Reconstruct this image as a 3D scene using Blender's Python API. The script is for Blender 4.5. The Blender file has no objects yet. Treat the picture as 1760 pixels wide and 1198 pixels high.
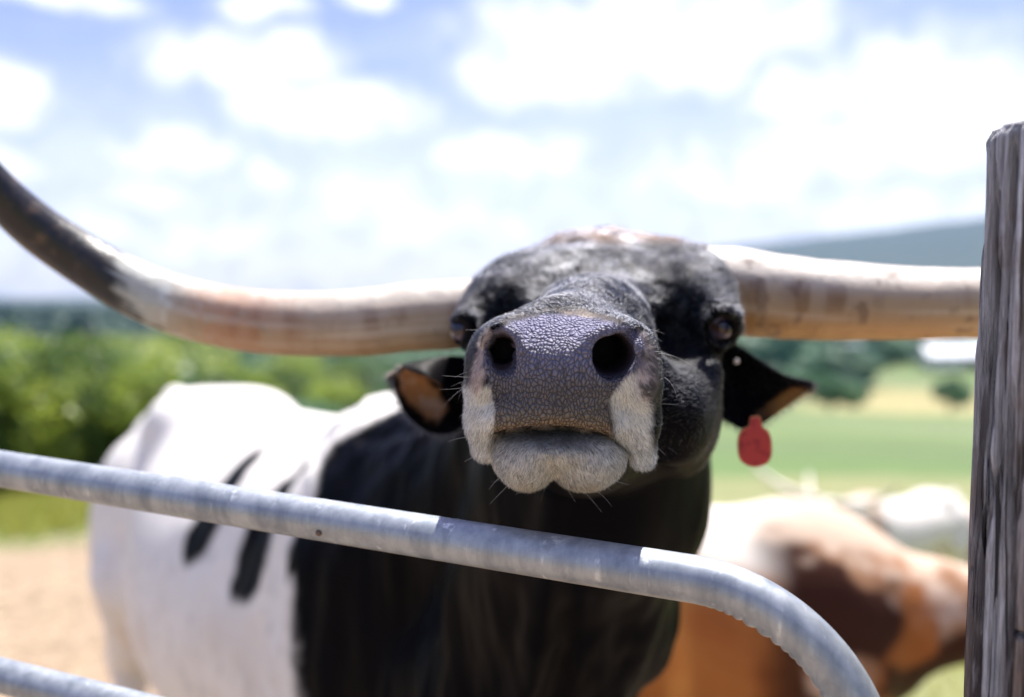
import bpy, math, random
import numpy as np
from mathutils import Vector

# ------------------------------------------------------------------ camera, sky, sun, exposure
SC = bpy.context.scene
COL = SC.collection
F = 1760 * 35 / 36.0
CAM_H = 1.60
PITCH = math.radians(3.3)
cd = bpy.data.cameras.new('camera')
cam = bpy.data.objects.new('camera', cd)
COL.objects.link(cam)
cam.location = (0, 0, CAM_H)
cam.rotation_euler = (math.pi / 2 - PITCH, 0, 0)
cd.lens = 35
cd.sensor_width = 36
cd.clip_start = 0.05
cd.clip_end = 30000
cd.dof.use_dof = True
cd.dof.focus_distance = 0.81
cd.dof.aperture_fstop = 2.05
cd.dof.aperture_blades = 9
SC.camera = cam

SUN_DIR = Vector((0.17, 0.33, 0.93)).normalized()
sd = bpy.data.lights.new('sun', 'SUN')
sd.energy = 5.0
sd.angle = math.radians(0.53)
sd.color = (1.0, 0.955, 0.89)
sun = bpy.data.objects.new('sun', sd)
COL.objects.link(sun)
sun.rotation_euler = SUN_DIR.to_track_quat('Z', 'Y').to_euler()
sun.location = (0, 0, 50)

SC.view_settings.view_transform = 'Standard'
SC.view_settings.look = 'None'
SC.view_settings.gamma = 1
SC.view_settings.exposure = 1.0
SC.render.engine = 'CYCLES'
SC.cycles.use_denoising = True
SC.cycles.max_bounces = 8
SC.cycles.volume_bounces = 0
SC.cycles.use_adaptive_sampling = True
SC.cycles.adaptive_threshold = 0.01


def W(px, py, Z):
    """a place seen at photo pixel (px, py), Z metres in front of the lens"""
    u = (px - 880) / F
    v = -(py - 599) / F
    cp, sp = math.cos(PITCH), math.sin(PITCH)
    return np.array([Z * u, Z * (cp + v * sp), CAM_H + Z * (v * cp - sp)])


def to_px(P):
    x, y, z = P[..., 0], P[..., 1], P[..., 2] - CAM_H
    cp, sp = math.cos(PITCH), math.sin(PITCH)
    Z = y * cp - z * sp
    v = (y * sp + z * cp) / Z
    return 880 + x / Z * F, 599 - v * F, Z


class NT:
    """small node tree helper"""
    def __init__(s, tree):
        s.t = tree
        tree.nodes.clear()

    def n(s, typ, **kw):
        nd = s.t.nodes.new(typ)
        for k, v in kw.items():
            if k.startswith('i_'):
                k = k[2:]
                key = int(k) if k.isdigit() else k.replace('_', ' ')
                s.put(nd.inputs[key], v)
            else:
                setattr(nd, k, v)
        return nd

    def put(s, sock, v):
        if isinstance(v, bpy.types.NodeSocket):
            s.t.links.new(v, sock)
        elif isinstance(v, (tuple, list)) and sock.type == 'RGBA' and len(v) == 3:
            sock.default_value = (*v, 1)
        else:
            sock.default_value = v

    def m(s, op, a, b=0.0, c=0.0, clamp=False):
        nd = s.t.nodes.new('ShaderNodeMath')
        nd.operation = op
        nd.use_clamp = clamp
        s.put(nd.inputs[0], a); s.put(nd.inputs[1], b); s.put(nd.inputs[2], c)
        return nd.outputs[0]

    def vm(s, op, a, b=(0, 0, 0)):
        nd = s.t.nodes.new('ShaderNodeVectorMath')
        nd.operation = op
        s.put(nd.inputs[0], a); s.put(nd.inputs[1], b)
        return nd.outputs[0]

    def mix(s, f, a, b, mode='MIX'):
        nd = s.t.nodes.new('ShaderNodeMix')
        nd.data_type = 'RGBA'
        nd.blend_type = mode
        s.put(nd.inputs[0], f); s.put(nd.inputs[6], a); s.put(nd.inputs[7], b)
        return nd.outputs[2]

    def ramp(s, f, stops, interp='LINEAR'):
        nd = s.t.nodes.new('ShaderNodeValToRGB')
        nd.color_ramp.interpolation = interp
        els = nd.color_ramp.elements
        while len(els) < len(stops):
            els.new(0.5)
        for e, (p, c) in zip(els, stops):
            e.position = p
            e.color = (*c, 1) if not isinstance(c, (int, float)) else (c, c, c, 1)
        s.put(nd.inputs[0], f)
        return nd.outputs[0]

    def noise(s, vec, scale, detail=3, rough=0.55, dist=0.0):
        nd = s.n('ShaderNodeTexNoise', i_Scale=scale, i_Detail=detail, i_Roughness=rough, i_Distortion=dist)
        if vec is not None:
            s.put(nd.inputs['Vector'], vec)
        return nd.outputs[0]

    def smooth(s, v, a, b):
        nd = s.n('ShaderNodeMapRange', interpolation_type='SMOOTHSTEP')
        s.put(nd.inputs[0], v)
        nd.inputs[1].default_value = a
        nd.inputs[2].default_value = b
        return nd.outputs[0]


# sky: Nishita with fair-weather clouds laid out by direction
wd = bpy.data.worlds.new('World')
SC.world = wd
wd.use_nodes = True
T = NT(wd.node_tree)
sky = T.n('ShaderNodeTexSky', sky_type='NISHITA', sun_disc=False)
sky.sun_elevation = math.asin(SUN_DIR.z)
sky.sun_rotation = math.atan2(SUN_DIR.x, SUN_DIR.y)
sky.air_density = 1.0
sky.dust_density = 1.2
sky.ozone_density = 1.6
gen = T.n('ShaderNodeTexCoord').outputs['Generated']
sep = T.n('ShaderNodeSeparateXYZ', i_0=gen)
az = T.m('ARCTAN2', sep.outputs[0], sep.outputs[1])
el = T.m('ARCSINE', sep.outputs[2])
ae = T.n('ShaderNodeCombineXYZ', i_0=az, i_1=el).outputs[0]
warp = T.n('ShaderNodeTexNoise', i_Scale=9.0, i_Detail=4.0, i_Roughness=0.6)
T.put(warp.inputs['Vector'], ae)
wv = T.vm('SUBTRACT', warp.outputs[1], (0.5, 0.5, 0.5))
wv = T.vm('MULTIPLY', wv, (0.085, 0.06, 0))
aew = T.vm('ADD', ae, wv)
CLOUDS = [(420, 105, 200, 66), (570, 195, 205, 66), (300, 262, 125, 52), (240, 325, 90, 30), (-10, 165, 95, 66),
          (880, 272, 180, 60), (1120, 62, 360, 105), (930, 130, 185, 62), (1375, 165, 95, 58), (1590, 165, 190, 105),
          (1500, 265, 420, 70), (620, 345, 150, 66), (455, 305, 66, 32), (1740, 190, 160, 120), (450, 2, 90, 24),
          (120, -10, 120, 26), (1230, 320, 200, 45), (780, 385, 260, 50), (1560, 360, 300, 50), (300, 400, 300, 46),
          (-250, 60, 160, 80), (2050, 60, 260, 90), (700, -160, 300, 80), (1500, -200, 330, 90), (200, -230, 260, 60),
          (640, -5, 60, 16), (20, 280, 70, 30)]
acc = None
for (px, py, rx, ry) in CLOUDS:
    p = W(px, py, 1.0) - np.array([0, 0, CAM_H])
    p = p / np.linalg.norm(p)
    a0, e0 = math.atan2(p[0], p[1]), math.asin(p[2])
    dv = T.vm('SUBTRACT', aew, (a0, e0, 0))
    dv = T.vm('MULTIPLY', dv, (F / rx, F / ry, 0))
    ln = T.n('ShaderNodeVectorMath', operation='LENGTH', i_0=dv).outputs['Value']
    acc = ln if acc is None else T.m('SMOOTH_MIN', acc, ln, 0.18)
cmask = T.m('SUBTRACT', 1.17, acc)
puff = T.noise(aew, 26.0, 5, 0.6)
cmask = T.m('ADD', cmask, T.m('MULTIPLY', T.m('SUBTRACT', puff, 0.5), 0.75))
veil = T.noise(T.vm('MULTIPLY', ae, (4, 11, 1)), 1.5, 4, 0.6)
far = T.noise(gen, 3.0, 6, 0.6)
inview = T.m('MULTIPLY', T.smooth(T.m('ABSOLUTE', az), 0.95, 0.75), T.smooth(el, 0.75, 0.5))
cm = T.smooth(cmask, -0.1, 0.85)
cm = T.m('MAXIMUM', T.m('MULTIPLY', cm, inview), T.m('MULTIPLY', T.smooth(far, 0.52, 0.66), T.m('SUBTRACT', 1.0, inview)))
thin = T.m('MULTIPLY', T.smooth(veil, 0.30, 0.75), 0.42)
thin = T.m('MULTIPLY', thin, T.smooth(el, 0.34, 0.12))
cm = T.m('MAXIMUM', cm, thin)
hz = T.m('MULTIPLY', T.smooth(el, 0.27, 0.03), 0.70)
cm = T.m('MAXIMUM', cm, hz)
above = T.smooth(el, -0.02, 0.0)
cloudcol = T.mix(T.smooth(puff, 0.3, 0.6), (6.6, 6.8, 7.2), (8.4, 8.5, 8.6))
skyb = T.mix(1.0, sky.outputs[0], (1.03, .90, 1.17), 'MULTIPLY')
skyc = T.mix(T.m('MULTIPLY', cm, above), skyb, cloudcol)
bg = T.n('ShaderNodeBackground', i_Color=skyc, i_Strength=0.083)
T.t.links.new(bg.outputs[0], T.n('ShaderNodeOutputWorld').inputs[0])


# ------------------------------------------------------------------ general helpers
def vnoise(P, scale=1.0, seed=0):
    """smooth value noise in 0..1 at points P (n,3)"""
    Q = np.asarray(P, dtype=np.float64) * scale + 100.37 + seed * 17.13
    i = np.floor(Q).astype(np.int64)
    f = Q - i
    f = f * f * (3 - 2 * f)

    def h(a, b, c):
        n = (a * 374761393 + b * 668265263 + c * 2147483647 + seed * 974711) & 0xffffffff
        n = ((n ^ (n >> 13)) * 1274126177) & 0xffffffff
        n = n ^ (n >> 16)
        return (n & 0xffff) / 65535.0
    r = 0
    for dx in (0, 1):
        for dy in (0, 1):
            for dz in (0, 1):
                w = (f[..., 0] if dx else 1 - f[..., 0]) * (f[..., 1] if dy else 1 - f[..., 1]) * (f[..., 2] if dz else 1 - f[..., 2])
                r = r + w * h(i[..., 0] + dx, i[..., 1] + dy, i[..., 2] + dz)
    return r


def fbm(P, scale, octs=4, seed=0):
    r, a, t = 0, 1.0, 0
    for o in range(octs):
        r = r + a * vnoise(P, scale * 2 ** o, seed + o)
        t += a
        a *= 0.5
    return r / t


def sstep(x, a, b):
    t = np.clip((x - a) / (b - a), 0, 1)
    return t * t * (3 - 2 * t)


def raw_mesh(name, V, quads=None, tris=None, smooth=True):
    me = bpy.data.meshes.new(name)
    V = np.ascontiguousarray(V, dtype=np.float32)
    me.vertices.add(len(V))
    me.vertices.foreach_set('co', V.ravel())
    parts, tot = [], []
    if quads is not None and len(quads):
        parts.append(np.asarray(quads, np.int32).ravel()); tot += [4] * len(quads)
    if tris is not None and len(tris):
        parts.append(np.asarray(tris, np.int32).ravel()); tot += [3] * len(tris)
    idx = np.concatenate(parts)
    tot = np.array(tot, np.int32)
    st = np.concatenate([[0], np.cumsum(tot)[:-1]]).astype(np.int32)
    me.loops.add(len(idx))
    me.loops.foreach_set('vertex_index', idx)
    me.polygons.add(len(tot))
    me.polygons.foreach_set('loop_start', st)
    me.polygons.foreach_set('loop_total', tot)
    me.polygons.foreach_set('use_smooth', np.full(len(tot), smooth))
    me.update(calc_edges=True)
    return me


def link(name, me, mat, parent=None):
    o = bpy.data.objects.new(name, me)
    if mat is not None and not me.materials:
        me.materials.append(mat)
    COL.objects.link(o)
    if parent is not None:
        o.parent = parent
        o.matrix_parent_inverse = parent.matrix_world.inverted() if False else o.matrix_parent_inverse
    return o


def tag(o, label=None, cat=None, group=None, kind=None):
    if label: o['label'] = label
    if cat: o['category'] = cat
    if group: o['group'] = group
    if kind: o['kind'] = kind
    return o


def empty(name, loc=(0, 0, 0), rz=0.0):
    o = bpy.data.objects.new(name, None)
    o.location = loc
    o.rotation_euler = (0, 0, rz)
    o.empty_display_size = 0.1
    COL.objects.link(o)
    return o


def shift(V, root):
    """world coordinates to a thing's own, for parts under an Empty that is only moved"""
    return np.asarray(V) - np.array(root.location)


def set_attr(me, name, A, typ='FLOAT_COLOR'):
    at = me.attributes.new(name, typ, 'POINT')
    if typ == 'FLOAT_COLOR':
        B = np.ones((len(A), 4), np.float32)
        B[:, :A.shape[1]] = A
        at.data.foreach_set('color', B.ravel())
    elif typ == 'FLOAT':
        at.data.foreach_set('value', np.ascontiguousarray(A, np.float32))


def new_mat(name):
    m = bpy.data.materials.new(name)
    m.use_nodes = True
    t = NT(m.node_tree)
    out = t.n('ShaderNodeOutputMaterial')
    b = t.n('ShaderNodeBsdfPrincipled')
    t.t.links.new(b.outputs[0], out.inputs[0])
    return m, t, b


def attr(t, name):
    return t.n('ShaderNodeAttribute', attribute_name=name)


def bump(t, b, height, strength=0.5, dist=0.01):
    bn = t.n('ShaderNodeBump', i_Strength=strength, i_Distance=dist, i_Height=height)
    t.t.links.new(bn.outputs[0], b.inputs['Normal'])


def catmull(pts, n):
    P = np.array(pts, float)
    P = np.vstack([2 * P[0] - P[1], P, 2 * P[-1] - P[-2]])
    out = []
    seg = len(P) - 3
    for k in range(n):
        u = k / (n - 1) * seg
        i = min(int(u), seg - 1)
        t = u - i
        a, b, c, d = P[i:i + 4]
        out.append(0.5 * ((2 * b) + (-a + c) * t + (2 * a - 5 * b + 4 * c - d) * t * t + (-a + 3 * b - 3 * c + d) * t ** 3))
    return np.array(out)


def tube(path, radii, ns=32, up=(0, 0, 1), cap=True, rfun=None):
    """swept tube; rfun(i array, angle array) multiplies the radius. returns V, quads, tris, U, A"""
    path = np.asarray(path, float)
    n = len(path)
    tan = np.gradient(path, axis=0)
    tan /= np.linalg.norm(tan, axis=1)[:, None]
    a = np.cross(tan[0], up)
    if np.linalg.norm(a) < 1e-3:
        a = np.cross(tan[0], (1, 0, 0))
    a /= np.linalg.norm(a)
    As = []
    for i in range(n):
        a = a - tan[i] * np.dot(a, tan[i])
        a /= np.linalg.norm(a)
        As.append(a.copy())
    As = np.array(As)
    Bs = np.cross(tan, As)
    ang = np.linspace(0, 2 * np.pi, ns, endpoint=False)
    R = np.asarray(radii, float).reshape(-1, 1) * np.ones((1, ns))
    if rfun is not None:
        R = R * rfun(np.arange(n)[:, None], ang[None, :])
    V = path[:, None, :] + R[..., None] * (np.cos(ang)[None, :, None] * As[:, None, :] + np.sin(ang)[None, :, None] * Bs[:, None, :])
    V = V.reshape(-1, 3)
    i, j = np.meshgrid(np.arange(n - 1), np.arange(ns), indexing='ij')
    j2 = (j + 1) % ns
    q = np.stack([i * ns + j, i * ns + j2, (i + 1) * ns + j2, (i + 1) * ns + j], -1).reshape(-1, 4)
    tr = []
    if cap:
        V = np.vstack([V, path[0], path[-1]])
        c0, c1 = len(V) - 2, len(V) - 1
        for k in range(ns):
            k2 = (k + 1) % ns
            tr.append((c0, k2, k))
            tr.append((c1, (n - 1) * ns + k, (n - 1) * ns + k2))
    U = np.repeat(np.linspace(0, 1, n), ns)
    if cap:
        U = np.concatenate([U, [0, 1]])
    return V, q, tr, U, np.tile(ang, n)


def boxes(lst):
    """list of (x0,y0,z0,x1,y1,z1) -> V, quads"""
    V, Q = [], []
    for (x0, y0, z0, x1, y1, z1) in lst:
        b = len(V)
        V += [(x0, y0, z0), (x1, y0, z0), (x1, y1, z0), (x0, y1, z0), (x0, y0, z1), (x1, y0, z1), (x1, y1, z1), (x0, y1, z1)]
        Q += [(b, b + 3, b + 2, b + 1), (b + 4, b + 5, b + 6, b + 7), (b, b + 1, b + 5, b + 4), (b + 1, b + 2, b + 6, b + 5),
              (b + 2, b + 3, b + 7, b + 6), (b + 3, b, b + 4, b + 7)]
    return np.array(V, float), Q


# ------------------------------------------------------------------ implicit surfaces for the cattle
class Field:
    def __init__(s, xs, ys, zs):
        s.ax = [np.asarray(a, np.float32) for a in (xs, ys, zs)]
        s.d = np.full([len(a) for a in s.ax], 1.0, np.float32)

    def region(s, lo, hi):
        sl = []
        for a, l, h in zip(s.ax, lo, hi):
            i0 = max(0, np.searchsorted(a, l) - 1)
            i1 = min(len(a), np.searchsorted(a, h) + 1)
            sl.append(slice(i0, i1))
        g = [a[q] for a, q in zip(s.ax, sl)]
        return tuple(sl), g[0][:, None, None], g[1][None, :, None], g[2][None, None, :]

    def put(s, fn, lo, hi, k, sub=False):
        m = k + 0.012
        sl, X, Y, Z = s.region(np.array(lo) - m, np.array(hi) + m)
        if any(q.stop <= q.start for q in sl):
            return
        v = fn(X, Y, Z).astype(np.float32)
        cur = s.d[sl]
        if sub:
            v = -v
            h = np.maximum(k - np.abs(cur - v), 0) / k
            s.d[sl] = np.maximum(cur, v) + h * h * k * 0.25
        else:
            h = np.maximum(k - np.abs(cur - v), 0) / k
            s.d[sl] = np.minimum(cur, v) - h * h * k * 0.25

    def ell(s, c, r, k=0.03, R=None, p=2.0, sub=False):
        c = np.asarray(c, float); r = np.asarray(r, float)
        R = np.eye(3) if R is None else np.asarray(R, float)     # rows: local axes
        ext = np.sqrt(((R * r[:, None]) ** 2).sum(0)) * (1.25 if p > 2 else 1.0)

        def fn(X, Y, Z):
            dx, dy, dz = X - c[0], Y - c[1], Z - c[2]
            a = [(R[i, 0] * dx + R[i, 1] * dy + R[i, 2] * dz) for i in range(3)]
            if p == 2.0:
                k0 = np.sqrt(sum((a[i] / r[i]) ** 2 for i in range(3)))
                k1 = np.sqrt(sum((a[i] / r[i] ** 2) ** 2 for i in range(3))) + 1e-6
                return k0 * (k0 - 1) / k1
            k0 = sum(np.abs(a[i] / r[i]) ** p for i in range(3)) ** (1 / p) + 1e-6
            rad = np.sqrt(sum(a[i] ** 2 for i in range(3)))
            return (k0 - 1) * rad / k0
        s.put(fn, c - ext, c + ext, k, sub)

    def cone(s, a, b, ra, rb, k=0.03, sub=False):
        a = np.asarray(a, float); b = np.asarray(b, float)
        ab = b - a
        L = float(ab @ ab) + 1e-12
        m = max(ra, rb)

        def fn(X, Y, Z):
            dx, dy, dz = X - a[0], Y - a[1], Z - a[2]
            t = np.clip((dx * ab[0] + dy * ab[1] + dz * ab[2]) / L, 0, 1)
            return np.sqrt((dx - ab[0] * t) ** 2 + (dy - ab[1] * t) ** 2 + (dz - ab[2] * t) ** 2) - (ra + (rb - ra) * t)
        s.put(fn, np.minimum(a, b) - m, np.maximum(a, b) + m, k, sub)

    def chain(s, pts, k=0.03, sub=False):
        for (a, ra), (b, rb) in zip(pts[:-1], pts[1:]):
            s.cone(a, b, ra, rb, k, sub)

    def nets(s):
        d = s.d
        ins = d < 0
        nx, ny, nz = d.shape
        cnt = np.zeros((nx - 1, ny - 1, nz - 1), np.uint8)
        for a in (0, 1):
            for b in (0, 1):
                for c in (0, 1):
                    cnt += ins[a:nx - 1 + a, b:ny - 1 + b, c:nz - 1 + c]
        act = np.argwhere((cnt > 0) & (cnt < 8))
        ids = np.full(cnt.shape, -1, np.int32)
        ids[tuple(act.T)] = np.arange(len(act))
        P = np.zeros((len(act), 3)); N = np.zeros(len(act))
        I, J, K = act.T
        G = [a.astype(np.float64) for a in s.ax]
        for axis in range(3):
            o1, o2 = [q for q in range(3) if q != axis]
            for u in (0, 1):
                for v in (0, 1):
                    off0 = [0, 0, 0]; off0[o1] = u; off0[o2] = v
                    off1 = list(off0); off1[axis] = 1
                    i0 = (I + off0[0], J + off0[1], K + off0[2])
                    i1 = (I + off1[0], J + off1[1], K + off1[2])
                    d0 = d[i0].astype(np.float64); d1 = d[i1].astype(np.float64)
                    cr = (d0 < 0) != (d1 < 0)
                    t = np.where(cr, d0 / np.where(cr, d0 - d1, 1), 0)
                    p = [G[q][i0[q]] for q in range(3)]
                    p[axis] = p[axis] + t * (G[axis][i1[axis]] - p[axis])
                    for q in range(3):
                        P[:, q] += np.where(cr, p[q], 0)
                    N += cr
        P /= N[:, None]
        Q = []
        for axis in range(3):
            o1, o2 = [(1, 2), (2, 0), (0, 1)][axis]
            s0 = [slice(None)] * 3; s1 = [slice(None)] * 3
            s0[axis] = slice(0, -1); s1[axis] = slice(1, None)
            for o in (o1, o2):
                s0[o] = slice(1, -1); s1[o] = slice(1, -1)
            a = ins[tuple(s0)]; b = ins[tuple(s1)]
            e = np.argwhere(a != b)
            if not len(e):
                continue
            sg = a[tuple(e.T)]
            base = e.copy()
            base[:, o1] += 1; base[:, o2] += 1

            def cid(u, v):
                q = base.copy(); q[:, o1] -= u; q[:, o2] -= v
                return ids[tuple(q.T)]
            f = np.stack([cid(1, 1), cid(0, 1), cid(0, 0), cid(1, 0)], 1)
            f[~sg] = f[~sg][:, ::-1]
            Q.append(f)
        return P, np.concatenate(Q)


def axis(*segs):
    """segs: start, (end, step), (end, step) ..."""
    out = [segs[0]]
    for end, st in segs[1:]:
        n = max(1, int(round((end - out[-1]) / st)))
        out += list(np.linspace(out[-1], end, n + 1)[1:])
    return np.array(out)


def rotz(yaw):
    c, s_ = math.cos(yaw), math.sin(yaw)
    return np.array([[c, s_, 0], [-s_, c, 0], [0, 0, 1.0]])


def torso(f, origin, fwd, s=1.0, belly=0.0):
    """barrel, shoulders, rump, legs and tail; origin = ground under the withers, fwd = heading (unit xy)"""
    fx, fy = fwd
    yaw = math.atan2(fy, fx)
    R = rotz(yaw)
    O = np.array(origin, float)

    def L(a, l, z):
        return O + np.array([fx * a - fy * l, fy * a + fx * l, z]) * 1.0 if s == 1.0 else O + s * np.array([fx * a - fy * l, fy * a + fx * l, z])

    def E(a, l, z, ra, rl, rz, k=0.09, tilt=0):
        f.ell(L(a, l, z), np.array([ra, rl, rz]) * s, k * s, R)
    E(0.0, 0, 1.06, .36, .26, .345)
    E(-.42, 0, .97 - belly * .4, .62, .315, .34 + belly)
    E(-.80, 0, 1.0, .46, .30, .29)
    E(-1.22, 0, 1.055, .29, .215, .25)
    for sd_ in (1, -1):
        f.ell(L(-1.05, sd_ * .10, 1.25), np.array([.13, .08, .06]) * s, .13 * s, R)
        f.ell(L(-1.40, sd_ * .08, 1.14), np.array([.10, .06, .08]) * s, .06 * s, R)
        f.ell(L(.02, sd_ * .2, .98), np.array([.17, .09, .27]) * s, .08 * s, R)          # shoulder blade
        f.ell(L(-1.24, sd_ * .2, .88), np.array([.22, .11, .28]) * s, .08 * s, R)       # thigh
        f.chain([(L(.06, sd_ * .17, .80), .12 * s), (L(.03, sd_ * .17, .50), .062 * s), (L(.05, sd_ * .17, .44), .060 * s),
                 (L(.03, sd_ * .17, .18), .036 * s), (L(.04, sd_ * .17, .12), .044 * s), (L(.07, sd_ * .17, .05), .052 * s)], .04 * s)
        f.chain([(L(-1.16, sd_ * .19, .80), .15 * s), (L(-1.27, sd_ * .18, .60), .085 * s), (L(-1.42, sd_ * .17, .50), .058 * s),
                 (L(-1.37, sd_ * .17, .18), .038 * s), (L(-1.35, sd_ * .17, .12), .046 * s), (L(-1.32, sd_ * .17, .05), .052 * s)], .04 * s)
    f.chain([(L(-1.45, 0, 1.26), .045 * s), (L(-1.56, 0, 1.10), .032 * s), (L(-1.58, 0, .75), .022 * s), (L(-1.57, 0, .55), .04 * s),
             (L(-1.57, 0, .38), .012 * s)], .03 * s)
    return L


def leaf_shell(top, bot, nu=40, nv=16, cup=0.03, thick=0.006, tipz=0.0, twist=0.0):
    """ear: surface between a top and a bottom outline (lists of px,py,Z), cupped away from the lens, closed with thickness"""
    A = catmull([W(*p) for p in top], nu)
    B = catmull([W(*p) for p in bot], nu)
    fwd = np.array([0, 1.0, 0])
    V, UV = [], []
    u = np.linspace(0, 1, nu)
    for side in (0, 1):
        for i in range(nu):
            for j in range(nv):
                v = j / (nv - 1)
                c = cup * (1 - (2 * v - 1) ** 2) * (1 - u[i] ** 3)
                th = thick * side * (1 - 0.6 * u[i]) * (0.35 + 0.65 * math.sin(math.pi * v) ** 0.5)
                V.append(A[i] * (1 - v) + B[i] * v + fwd * (c + th))
                UV.append((u[i], v, side))
    V = np.array(V); UV = np.array(UV)
    Q = []
    n = nu * nv
    for i in range(nu - 1):
        for j in range(nv - 1):
            a = i * nv + j
            Q.append((a, a + 1, a + nv + 1, a + nv))
            Q.append((n + a, n + a + nv, n + a + nv + 1, n + a + 1))
    for i in range(nu - 1):
        for j in (0, nv - 1):
            a = i * nv + j
            q = (a, a + nv, n + a + nv, n + a)
            Q.append(q if j == 0 else q[::-1])
    for j in range(nv - 1):
        a = (nu - 1) * nv + j
        Q.append((a, a + 1, n + a + 1, n + a))
    return V, np.array(Q), UV


def poly_sd(px, py, poly):
    """signed distance (px) to polygon, negative inside"""
    poly = np.array(poly, float)
    best = np.full(px.shape, 1e9)
    inside = np.zeros(px.shape, bool)
    n = len(poly)
    for i in range(n):
        a, b = poly[i], poly[(i + 1) % n]
        ex, ey = b - a
        wx, wy = px - a[0], py - a[1]
        t = np.clip((wx * ex + wy * ey) / (ex * ex + ey * ey), 0, 1)
        dx, dy = wx - ex * t, wy - ey * t
        best = np.minimum(best, dx * dx + dy * dy)
        c = ((a[1] > py) != (b[1] > py)) & (px < (b[0] - a[0]) * (py - a[1]) / (b[1] - a[1] + 1e-12) + a[0])
        inside ^= c
    d = np.sqrt(best)
    return np.where(inside, -d, d)


def mixc(C, col, w):
    return C + (np.array(col)[None, :] - C) * w[:, None]


# ------------------------------------------------------------------ land
def interp(r, xs, ys):
    return np.interp(np.log(np.maximum(r, 0.5)), np.log(xs), ys)


R_X = [0.5, 1.5, 3.2, 9, 14, 28, 40, 100, 300, 700, 1500, 4000, 9000]
R_Z = [0, 0, -.33, -1.55, -2.4, -3.9, -4.9, -9.5, -30, -33, -36, -40, -40]
L_X = [0.5, 7.5, 12, 30, 80, 200, 350, 600, 1500, 4000, 9000]
L_Z = [0, 0, -.35, -3.2, -9.5, -22, -28, -30, -36, -40, -40]


def land(x, y):
    r = np.hypot(x, y)
    th = np.arctan2(x, y)
    w = sstep(np.sin(th), -0.02, 0.30) * sstep(np.cos(th), -0.6, 0.2)
    z = interp(r, R_X, R_Z) * w + interp(r, L_X, L_Z) * (1 - w)
    P = np.stack([x, y, x * 0], -1)
    z = z + (vnoise(P, 0.01, 3) - .5) * 9 * sstep(r, 60, 400) + (vnoise(P, 0.06, 4) - .5) * 1.2 * sstep(r, 16, 60)
    # dark wooded ridge on one side, high blue mountain on the other
    t = np.degrees(th)
    ridge = np.exp(-((r - 1150) / 330) ** 2) * (7 + 3 * np.sin(t * .16 + 1) + 3 * sstep(-t, 22, 40)) * sstep(-t, -6, 16) * 1.02
    z = z + ridge
    mid = np.exp(-((r - 330) / 120) ** 2) * 10 * sstep(-t, 0, 10)
    z = z + mid
    top = np.interp(t, [-60, -20, -6, 4, 11, 15.5, 20, 25.3, 32, 50, 80], [-20, -10, 10, 110, 225, 265, 300, 345, 380, 420, 300])
    top = top + (vnoise(P, 0.0011, 9) - .5) * 30
    z = z + np.exp(-((r - 5200) / 1100) ** 2) * top * 1.12
    back = np.exp(-((r - 5200) / 1100) ** 2) * 120 * sstep(np.abs(t), 85, 120)
    z = z + back
    micro = (vnoise(P, 1.3, 5) - .5) * .05 + (vnoise(P, 4.5, 6) - .5) * .018
    return z + micro * sstep(r, 30, 15)


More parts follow.
